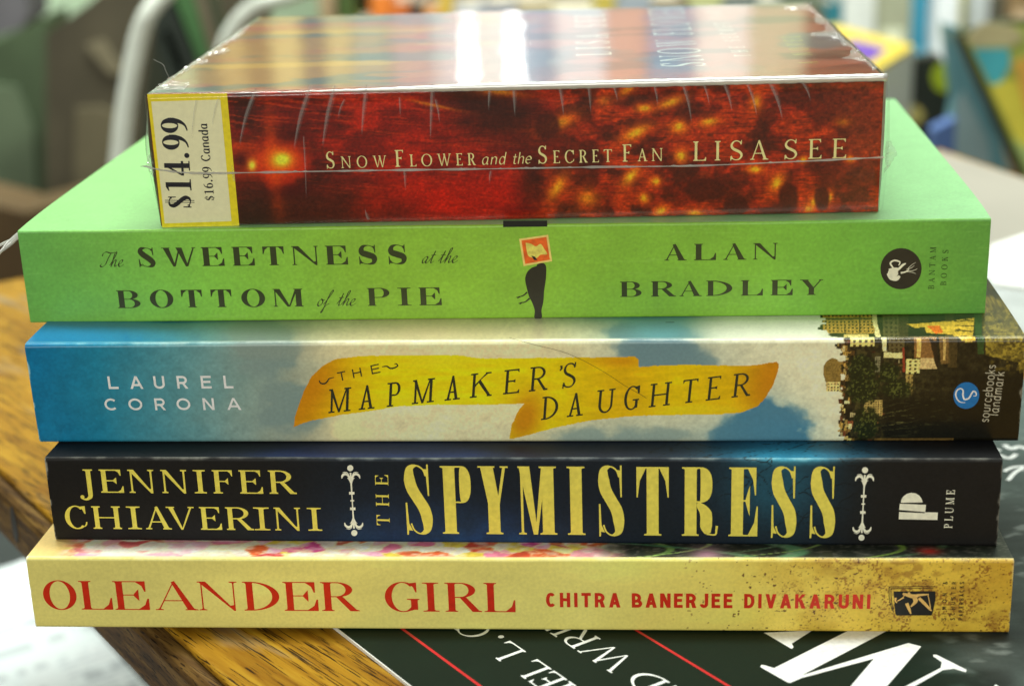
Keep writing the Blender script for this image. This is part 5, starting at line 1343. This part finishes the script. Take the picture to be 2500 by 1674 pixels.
# white booklet and other papers
gp = [on_z(*p, .2) for p in [(2292, 368), (2500, 436), (2700, 520), (2700, 760), (2300, 700), (2150, 500)]]
b = MB(); b.prism([(p[0], p[1]) for p in gp], -.85, .2); o = b.build('grey_board', plain('beige_grey_board', (.36, .335, .285), .45, noise=.06, scale=14)); tag(o, 'smooth beige grey board lying at the far right of the table', 'board')
wp = [on_z(*p, 2.0) for p in [(2414, 667), (2431, 690), (2500, 699), (2650, 716), (2650, 520), (2500, 571), (2419, 598)]]
wp[-1] = wp[-1]; b = MB(); b.prism([(p[0], p[1]) for p in wp], -.6, 2.0)
o = b.build('paper_sheets', plain('bright_paper', (.86, .88, .84), .6, noise=.03), bevel=.3); tag(o, 'bright white pad of paper on the table right of the green book', 'paper')
b = MB(); wp = [on_z(*p, .4) for p in [(2380, 640), (2415, 800), (2520, 905), (2700, 900), (2680, 690), (2480, 640)]]
b.prism([(p[0], p[1]) for p in wp], -.6, .4); o = b.build('paper_sheet', plain('grey_paper', (.42, .45, .44), .6)); tag(o, 'grey sheet of paper lying under the white pad at the right', 'paper')

# ================================================================== BEHIND THE STACK
def bp(px, py, y): return on_y(px, py, y)
# stool with newspaper, lower left
SZ = -150
st0 = (-225, 170, SZ - 560)
stool = empty('stool', st0); tag(stool, 'black round stool standing below the table edge at lower left', 'stool')
b = MB(); b.prism([(215 * math.cos(a), 215 * math.sin(a)) for a in np.linspace(0, 2 * math.pi, 49)[:-1]], 536, 560); b.build('seat', plain('black_vinyl', (.014, .015, .02), .45), stool, bevel=5)
for a in (.6, 2.2, 3.8, 5.4):
    b = MB(); b.tube([(120 * math.cos(a), 120 * math.sin(a), 537), (170 * math.cos(a), 170 * math.sin(a), -8)], 10, 10); b.build('leg', plain('black_steel', (.02, .02, .022), .35), stool)
def news_art(x, y, X, Y):
    c = flat(x, (226, 236, 238)) * (.97 + .05 * fbm(X / 20, Y / 20, 3))[..., None]
    ln = (np.sin(Y * 1.55) > .15) * (fbm(X / 3.0, np.floor((Y * 1.55 + 1.57) / 6.283) * 7.3, 7, 2) > .40) * (np.sin(X / 13 + .6) > -.85)
    blk = sst(.35, .5, fbm(X / 40, Y / 40, 9))
    c = mixc(c, (140, 146, 150), ln * .34 * blk)
    return mixc(c, (110, 114, 116), (np.sin(Y * .33) > .6) * (fbm(X / 7, np.floor(Y * .33 / 6.283) * 5.1, 12, 2) > .5) * .28)
ux = np.array([.84, .5426]); uy = np.array([-.5426, .84]); c0 = np.array([-150.0, 214.0])
gx, gy = np.meshgrid(np.linspace(-200, 0, 240), np.linspace(-110, 120, 240))
XN = c0[0] + ux[0] * gx + uy[0] * gy; YN = c0[1] + ux[1] * gx + uy[1] * gy
o = mesh('newspaper', np.stack([XN, YN, SZ + 1.5 + .8 * np.sin(gx / 30)], -1).reshape(-1, 3), grid_faces(240, 240), printed('newsprint', .8, .2, grain=.03), colors=alb(news_art(gx, gy, gx, gy), .9).reshape(-1, 3))
tag(o, 'white printed newspaper lying on the black stool at lower left', 'newspaper')

# cafe chair with bent white tubes
CY = 640
cx0 = bp(500, 150, CY)
chair = empty('cafe_chair', (cx0[0], CY + 140, -718)); tag(chair, 'cafe chair with white bent metal tube back behind the left of the stack', 'chair')
WHTM = plain('white_enamel', (.80, .85, .76), .28, .5, noise=.05)
lc = to_local((cx0[0], CY + 140, -718), 0)
def tube_px(pts, r, name):
    b = MB(); b.tube([lc(p) for p in catmull([bp(x, y, yy) for x, y, yy in pts], 8)], r, 14); return b.build(name, WHTM, chair, smooth=True)
tube_px([(235, 900, CY), (262, 600, CY), (290, 400, CY), (302, 290, CY), (318, 190, CY), (340, 90, CY), (362, 35, CY), (398, -10, CY + 4), (450, -50, CY + 10), (540, -80, CY + 20), (640, -90, CY + 30)], 5.6, 'back_tube')
tube_px([(500, 330, CY + 30), (525, 200, CY + 30), (546, 120, CY + 30), (562, 82, CY + 30), (590, 42, CY + 31), (622, 18, CY + 33), (660, 2, CY + 36), (700, -8, CY + 42), (760, -30, CY + 60), (840, -60, CY + 80)], 5.0, 'back_tube')
b = MB(); b.prism([(160 * math.cos(a), 160 * math.sin(a)) for a in np.linspace(0, 2 * math.pi, 41)[:-1]], 440, 462); b.build('seat', plain('seat_green', (.05, .09, .05), .5), chair, bevel=5)
for lx, ly in [(-120, -110), (120, -110), (-120, 110), (120, 110)]:
    b = MB(); b.tube([(lx * .8, ly * .8, 441), (lx, ly, -2)], 8, 10); b.build('leg', WHTM, chair)

# dark furniture at the left
def slab(name, label, cat, px_pts, y, depth, colr, rough=.5, noise=.25, scale=12, parts=None):
    P_ = [bp(x, yy, y) for x, yy in px_pts]
    V = [tuple(p) for p in P_] + [(p[0] * (y + depth - CAMY) / (y - CAMY) * 0 + p[0], p[1] + depth, p[2]) for p in P_]
    n = len(P_); F = [list(range(n))[::-1], list(range(n, 2 * n))] + [(i, (i + 1) % n, n + (i + 1) % n, n + i) for i in range(n)]
    r_ = empty(name, (P_[0][0], y, -719)); l_ = to_local((P_[0][0], y, -719), 0)
    mesh('panel', [l_(v) for v in V], F, plain(name + '_finish', colr, rough, .4, noise=noise, scale=scale), r_)
    for nm, pp, cc in (parts or []):
        Q = [bp(x, yy, y - 6) for x, yy in pp]
        W_ = [tuple(p) for p in Q] + [(p[0], p[1] + 5, p[2]) for p in Q]; m_ = len(Q)
        mesh(nm, [l_(v) for v in W_], [list(range(m_))[::-1], list(range(m_, 2 * m_))] + [(i, (i + 1) % m_, m_ + (i + 1) % m_, m_ + i) for i in range(m_)], plain(nm + '_finish', cc, rough, .4, noise=noise, scale=scale), r_)
    tag(r_, label, cat); return r_
slab('armchair', 'dark olive brown armchair back left of the white chair tubes', 'armchair', [(112, 900), (112, 84), (215, 10), (300, -60), (640, -60), (640, 900)], 1050, 60, (.082, .070, .042), .6, .35, 9,
     [('cushion', [(176, 640), (184, 265), (240, 262), (300, 285), (330, 640)], (.14, .12, .068)), ('button_patch', [(208, 112), (250, 98), (300, 178), (268, 182)], (.19, .165, .10))])
slab('green_cabinet', 'dark green cabinet at the far left edge', 'cabinet', [(-150, 900), (-150, 140), (0, 98), (112, 40), (122, 900)], 1120, 80, (.060, .092, .044), .6, .4, 8,
     [('door', [(-150, 700), (-140, 190), (40, 215), (82, 320), (90, 560), (60, 720)], (.12, .165, .095))])
slab('floor_stand_in', 'dark brown panel standing in for the floor beyond the left end of the table', 'bench', [(-200, 1000), (-200, 455), (60, 520), (260, 470), (260, 1000)], 820, 60, (.085, .05, .018), .6, .3, 14)  # brown panel standing in for the dark floor seen there
slab('grey_crate', 'grey lilac crate at the top left corner', 'crate', [(-160, 130), (-160, -60), (60, -60), (66, 50), (40, 80), (0, 100)], 1250, 80, (.12, .115, .125), .6, .3, 9)
sl = empty('slatted_chair', (bp(460, 120, 900)[0], 900, -719)); tag(sl, 'green slatted chair leaning between the two white tubes', 'chair'); l_ = to_local((bp(460, 120, 900)[0], 900, -719), 0)
for pp, cc in [([(372, 60), (398, -20), (420, -20), (520, 240), (420, 260)], (.020, .03, .022)), ([(412, -20), (470, -20), (520, 150), (500, 190), (470, 130)], (.075, .20, .065)), ([(470, -20), (500, -20), (548, 150), (520, 170)], (.19, .16, .10)), ([(350, 240), (372, 90), (440, 300), (400, 420), (340, 420)], (.028, .034, .018)), ([(396, 80), (410, 70), (450, 160), (440, 190)], (.06, .085, .06)), ([(500, -20), (520, -20), (560, 120), (546, 150)], (.055, .07, .035))]:
    Q = [bp(x, yy, 900) for x, yy in pp]; m_ = len(Q)
    W_ = [tuple(p) for p in Q] + [(p[0], p[1] + 14, p[2]) for p in Q]
    mesh('slat', [l_(v) for v in W_], [list(range(m_))[::-1], list(range(m_, 2 * m_))] + [(i, (i + 1) % m_, m_ + (i + 1) % m_, m_ + i) for i in range(m_)], plain('slat_finish', cc, .5, .4, noise=.2, scale=20), sl)

# bookshelf: boards, and every book a thing of its own
BY = 1500
shx0, shx1 = bp(815, 0, BY)[0], bp(2680, 0, BY)[0]
shelf = empty('bookshelf', ((shx0 + shx1) / 2, BY + 110, -719)); tag(shelf, 'wide wooden bookshelf filled with books behind the stack', 'bookshelf')
SHM = plain('shelf_wood', (.30, .22, .12), .5, noise=.2, scale=10)
w_ = (shx1 - shx0) / 2
Z1, Z2 = -262, 205
for z_ in (Z1, Z2, 560, -560):
    b = MB(); b.box(-w_, w_, -90, 140, z_ + 719 - 18, z_ + 719); b.build('board', SHM, shelf, bevel=1)
for sx in (-1, 1):
    b = MB(); b.box(sx * w_ - 9 + sx * 10, sx * w_ + 9 + sx * 10, -90, 140, .5, 1279 + 10); b.build('side', SHM, shelf, bevel=1)
b = MB(); b.box(-w_, w_, 141, 150, .5, 1279); b.build('back_panel', SHM, shelf)
def book_upright(x0, x1, y0, z0, h, d, c, label, grp, tilt=0.0, title=None):
    r_ = empty('shelved_book', ((x0 + x1) / 2, y0, z0)); t = (x1 - x0) / 2 - .6
    m = plain('cloth_' + str(abs(hash(label)) % 997), c, .45, .5, noise=.12, scale=40)
    b = MB(); b.box(-t, t, 0, 2, 0.3, h); b.box(-t, -t + 1.5, 2, d, .3, h); b.box(t - 1.5, t, 2, d, .3, h); b.build('cover', m, r_)
    b = MB(); b.box(-t + 1.6, t - 1.6, 2.2, d - 3, 3, h - 3); b.build('page_block', PAGES, r_)
    if title:
        b = MB(); b.box(-t * .6, t * .6, -.5, -.05, h * title[0], h * title[1]); b.build('title_panel', plain('label_' + str(abs(hash(label)) % 997), title[2], .5), r_)
    r_.rotation_euler = (0, tilt, 0)
    tag(r_, label, 'book', grp)
ROW = [  # photo x extent, colour, label
    (828, 862, (.05, .09, .02), 'dark olive book, leftmost on the shelf behind the box'),
    (862, 905, (.33, .42, .03), 'lime green book on the shelf, beside the first orange one'),
    (905, 958, (.62, .17, .02), 'orange book on the shelf next to the lime green book'),
    (958, 1002, (.50, .12, .015), 'darker orange book on the shelf, touching the black one'),
    (1002, 1034, (.012, .012, .012), 'black book on the shelf between two orange books'),
    (1034, 1072, (.60, .22, .02), 'orange yellow book on the shelf right of the black one'),
    (1072, 1108, (.52, .36, .05), 'mustard yellow book on the shelf before the grey ones'),
    (1108, 1180, (.36, .40, .46), 'pale blue grey book on the shelf behind the box'),
    (1180, 1262, (.16, .19, .25), 'slate blue book on the shelf behind the box'),
    (1262, 1350, (.42, .36, .22), 'beige book on the shelf behind the bright reflection'),
    (1350, 1450, (.70, .68, .48), 'cream book on the shelf above the middle of the box'),
    (1450, 1500, (.42, .34, .06), 'ochre book on the shelf right of the cream one'),
    (1500, 1590, (.26, .30, .34), 'grey book on the shelf right of the ochre one'),
    (1590, 1680, (.14, .11, .06), 'dark brown book on the shelf behind the box lid'),
    (1680, 1760, (.40, .42, .20), 'pale olive book on the shelf behind the box lid'),
    (1760, 1850, (.12, .15, .14), 'charcoal book on the shelf near the box corner'),
    (1850, 1905, (.40, .42, .36), 'light grey book on the shelf left of the box corner'),
    (1905, 2010, (.13, .16, .11), 'dark grey green book on the shelf at the box corner'),
    (2010, 2052, (.02, .16, .20), 'teal book on the shelf just right of the box corner'),
    (2052, 2130, (.60, .64, .60), 'white book on the shelf right of the teal one'),
    (2130, 2222, (.30, .32, .22), 'grey olive book on the shelf right of the white one'),
    (2222, 2262, (.03, .22, .33), 'deep blue teal book on the shelf left of the tall white spine'),
    (2262, 2318, (.72, .78, .80), 'tall white book on the shelf near the right edge'),
    (2318, 2352, (.45, .42, .04), 'yellow book on the shelf right of the tall white one'),
    (2352, 2402, (.45, .50, .50), 'pale grey book on the shelf at the right'),
    (2402, 2450, (.10, .10, .07), 'dark brown grey book on the shelf at the right edge'),
    (2450, 2520, (.22, .15, .07), 'brown book on the shelf at the frame edge'),
    (2520, 2600, (.05, .14, .16), 'dark teal book on the shelf beyond the frame edge')]
rr = random.Random(2)
for a, b_, c_, lab in ROW:
    x0, x1 = bp(a, 30, BY)[0], bp(b_, 30, BY)[0]
    h_ = 205 + rr.uniform(-15, 25)
    zb = Z1
    if a == 2262: h_ = 225
    book_upright(x0, x1, BY + rr.uniform(-20, 0) - (40 if a in (2262,) else 0), zb, h_, 120, c_, lab, 'books on the shelf behind', title=(rr.uniform(.3, .45), rr.uniform(.6, .85), tuple(min(.9, v * 1.8 + .1) for v in c_)) if a > 1100 or a in (905, 1034) else None)
UP_ROW = [(.06, .07, .06, 'dark green'), (.34, .26, .12, 'straw yellow'), (.10, .06, .04, 'walnut brown'), (.50, .42, .20, 'buff'), (.06, .07, .10, 'navy grey'), (.46, .40, .22, 'sand'), (.30, .34, .30, 'sage grey'), (.42, .32, .34, 'dusty mauve'), (.5, .5, .52, 'silver grey'), (.70, .70, .66, 'off white'), (.22, .34, .46, 'denim blue'), (.70, .74, .78, 'ice blue'), (.48, .34, .26, 'clay'), (.18, .30, .42, 'steel blue'), (.74, .76, .72, 'chalk'), (.40, .46, .30, 'moss')]
xa = shx0 + 10
for k in range(16):
    c_ = UP_ROW[k]; wd = [28, 30, 26, 34, 24, 30, 40, 44, 40, 50, 44, 56, 44, 52, 60, 60][k]
    book_upright(xa - 165 + 0, xa - 165 + wd, BY - 30, Z2, 230 + (k * 37 % 50), 120, c_[:3], c_[3] + ' book on the upper shelf, seen mirrored in the box film', 'books on the upper shelf'); xa += wd + .5

# things standing on the low display right of the table
DY = 900
dz = -210
disp = empty('display_table', (420, DY + 60, -719)); tag(disp, 'low display table behind the right of the stack, carrying upright books', 'table')
b = MB(); b.box(-330, 420, -260, 280, dz + 719 - 22, dz + 719); b.build('tabletop', SHM, disp, bevel=2)
for lx in (-310, 400):
    for ly in (-240, 260):
        b = MB(); b.box(lx - 18, lx + 18, ly - 18, ly + 18, .5, dz + 719 - 22.5); b.build('leg', SHM, disp)
def standing(name, label, cat, px_pts, y, thick, parts, lean=0, edge=(.6, .58, .5)):
    """a board or book standing upright whose front shows the given pieces"""
    r_ = empty(name, (bp(*px_pts[0], y)[0], y, dz)); l_ = to_local((bp(*px_pts[0], y)[0], y, dz), 0)
    def solid(nm, pp, y0, t, cc):
        Q = [bp(x, yy, y) for x, yy in pp]; m_ = len(Q)
        W_ = [(p[0], y + y0, p[2]) for p in Q] + [(p[0], y + y0 + t, p[2]) for p in Q]
        mesh(nm, [l_(v) for v in W_], [list(range(m_))[::-1], list(range(m_, 2 * m_))] + [(i, (i + 1) % m_, m_ + (i + 1) % m_, m_ + i) for i in range(m_)], plain(nm + '_colour', cc, .45, .5, noise=.15, scale=30), r_)
    for i, (nm, pp, cc) in enumerate(parts):
        solid(nm, pp, -1.0 * i, thick if i == 0 else .8, cc)
    tag(r_, label, cat); return r_
standing('picture_book', 'large leaning picture book with blue, yellow and orange cover at the right edge', 'book', [(2335, 86), (2470, 70), (2720, 90), (2720, 560), (2560, 560), (2492, 420)], 640, 12,
    [('cover', [(2335, 86), (2470, 50), (2720, 60), (2720, 560), (2560, 560), (2488, 424)], (.03, .045, .02)),
     ('cover_picture', [(2352, 92), (2470, 60), (2720, 70), (2720, 540), (2556, 540), (2500, 418)], (.42, .50, .10)),
     ('cover_band', [(2354, 90), (2400, 54), (2470, 60), (2500, 90), (2470, 112), (2374, 116)], (.58, .52, .28)),
     ('blue_picture', [(2372, 120), (2460, 118), (2462, 160), (2436, 205), (2412, 200)], (.08, .50, .58)),
     ('yellow_picture', [(2412, 210), (2470, 190), (2540, 240), (2560, 420), (2510, 400), (2470, 330)], (.78, .70, .08)),
     ('orange_picture', [(2468, 150), (2520, 130), (2600, 140), (2600, 300), (2500, 268)], (.80, .46, .08)),
     ('green_picture', [(2462, 330), (2530, 380), (2560, 520), (2504, 420)], (.46, .62, .22))])
standing('blue_board', 'teal and grey upright book behind the leaning picture book', 'book', [(2318, 470), (2306, 40), (2372, 60), (2480, 470)], 760, 16,
    [('cover', [(2290, 470), (2330, 250), (2308, 60), (2345, 70), (2400, 200), (2480, 470)], (.13, .30, .34)), ('cover_panel', [(2330, 250), (2352, 220), (2410, 340), (2430, 470), (2330, 470)], (.28, .40, .42))])
standing('blue_book', 'small royal blue book standing by the table edge', 'book', [(2270, 470), (2290, 300), (2334, 290), (2330, 470)], 700, 14, [('cover', [(2262, 470), (2280, 318), (2334, 290), (2326, 470)], (.08, .15, .36))])
standing('black_book', 'black book with a lime green disc on its front', 'book', [(2208, 470), (2226, 150), (2330, 140), (2330, 470)], 800, 20,
    [('cover', [(2208, 470), (2226, 146), (2298, 138), (2334, 240), (2320, 330), (2300, 470)], (.022, .026, .018)),
     ('lime_disc', [tuple(v) for v in arcp(2306, 190, 33, 36, 0, 360, 25)[:-1]], (.42, .52, .02)), ('cream_seal', [tuple(v) for v in arcp(2230, 280, 24, 24, 0, 360, 21)[:-1]], (.55, .46, .14))])
# boxed set with yellow lid and purple centre
bz = [bp(2010, 62, 1060), bp(2140, 190, 700), bp(2222, 112, 860)]
yb0 = empty('yellow_box', (bp(2175, 150, 820)[0], 820, dz)); tag(yb0, 'yellow topped box with a purple centre and white side, right of the red box', 'box')
ztop = bp(2210, 112, 800)[2]
A_ = on_z(2240, 118, ztop); B_ = on_z(2150, 172, ztop); C_ = on_z(1960, 52, ztop); D_ = on_z(2090, 60, ztop)
lb = to_local((bp(2175, 150, 820)[0], 820, dz), 0)
quad = [on_z(*p, ztop) for p in [(2232, 112), (2105, 195), (1900, 130), (2035, 58)]]
def prism_l(nm, pts, z0, z1, cc):
    b = MB(); q_ = [lb((p[0], p[1], 0)) for p in pts]; b.prism([(v[0], v[1]) for v in q_], z0 - dz, z1 - dz); return b.build(nm, plain(nm + '_colour', cc, .4, .5, noise=.06, scale=20), yb0)
prism_l('side', quad, dz + .5, ztop - 3, (.62, .64, .58)); prism_l('lid', quad, ztop - 2.9, ztop, (.60, .46, .07))
cen = sum(quad) / 4
prism_l('lid_centre', [on_z(*p, ztop + .6) for p in [(2166, 118), (2126, 150), (2030, 130), (2080, 97)]], ztop + .05, ztop + .6, (.13, .06, .36))
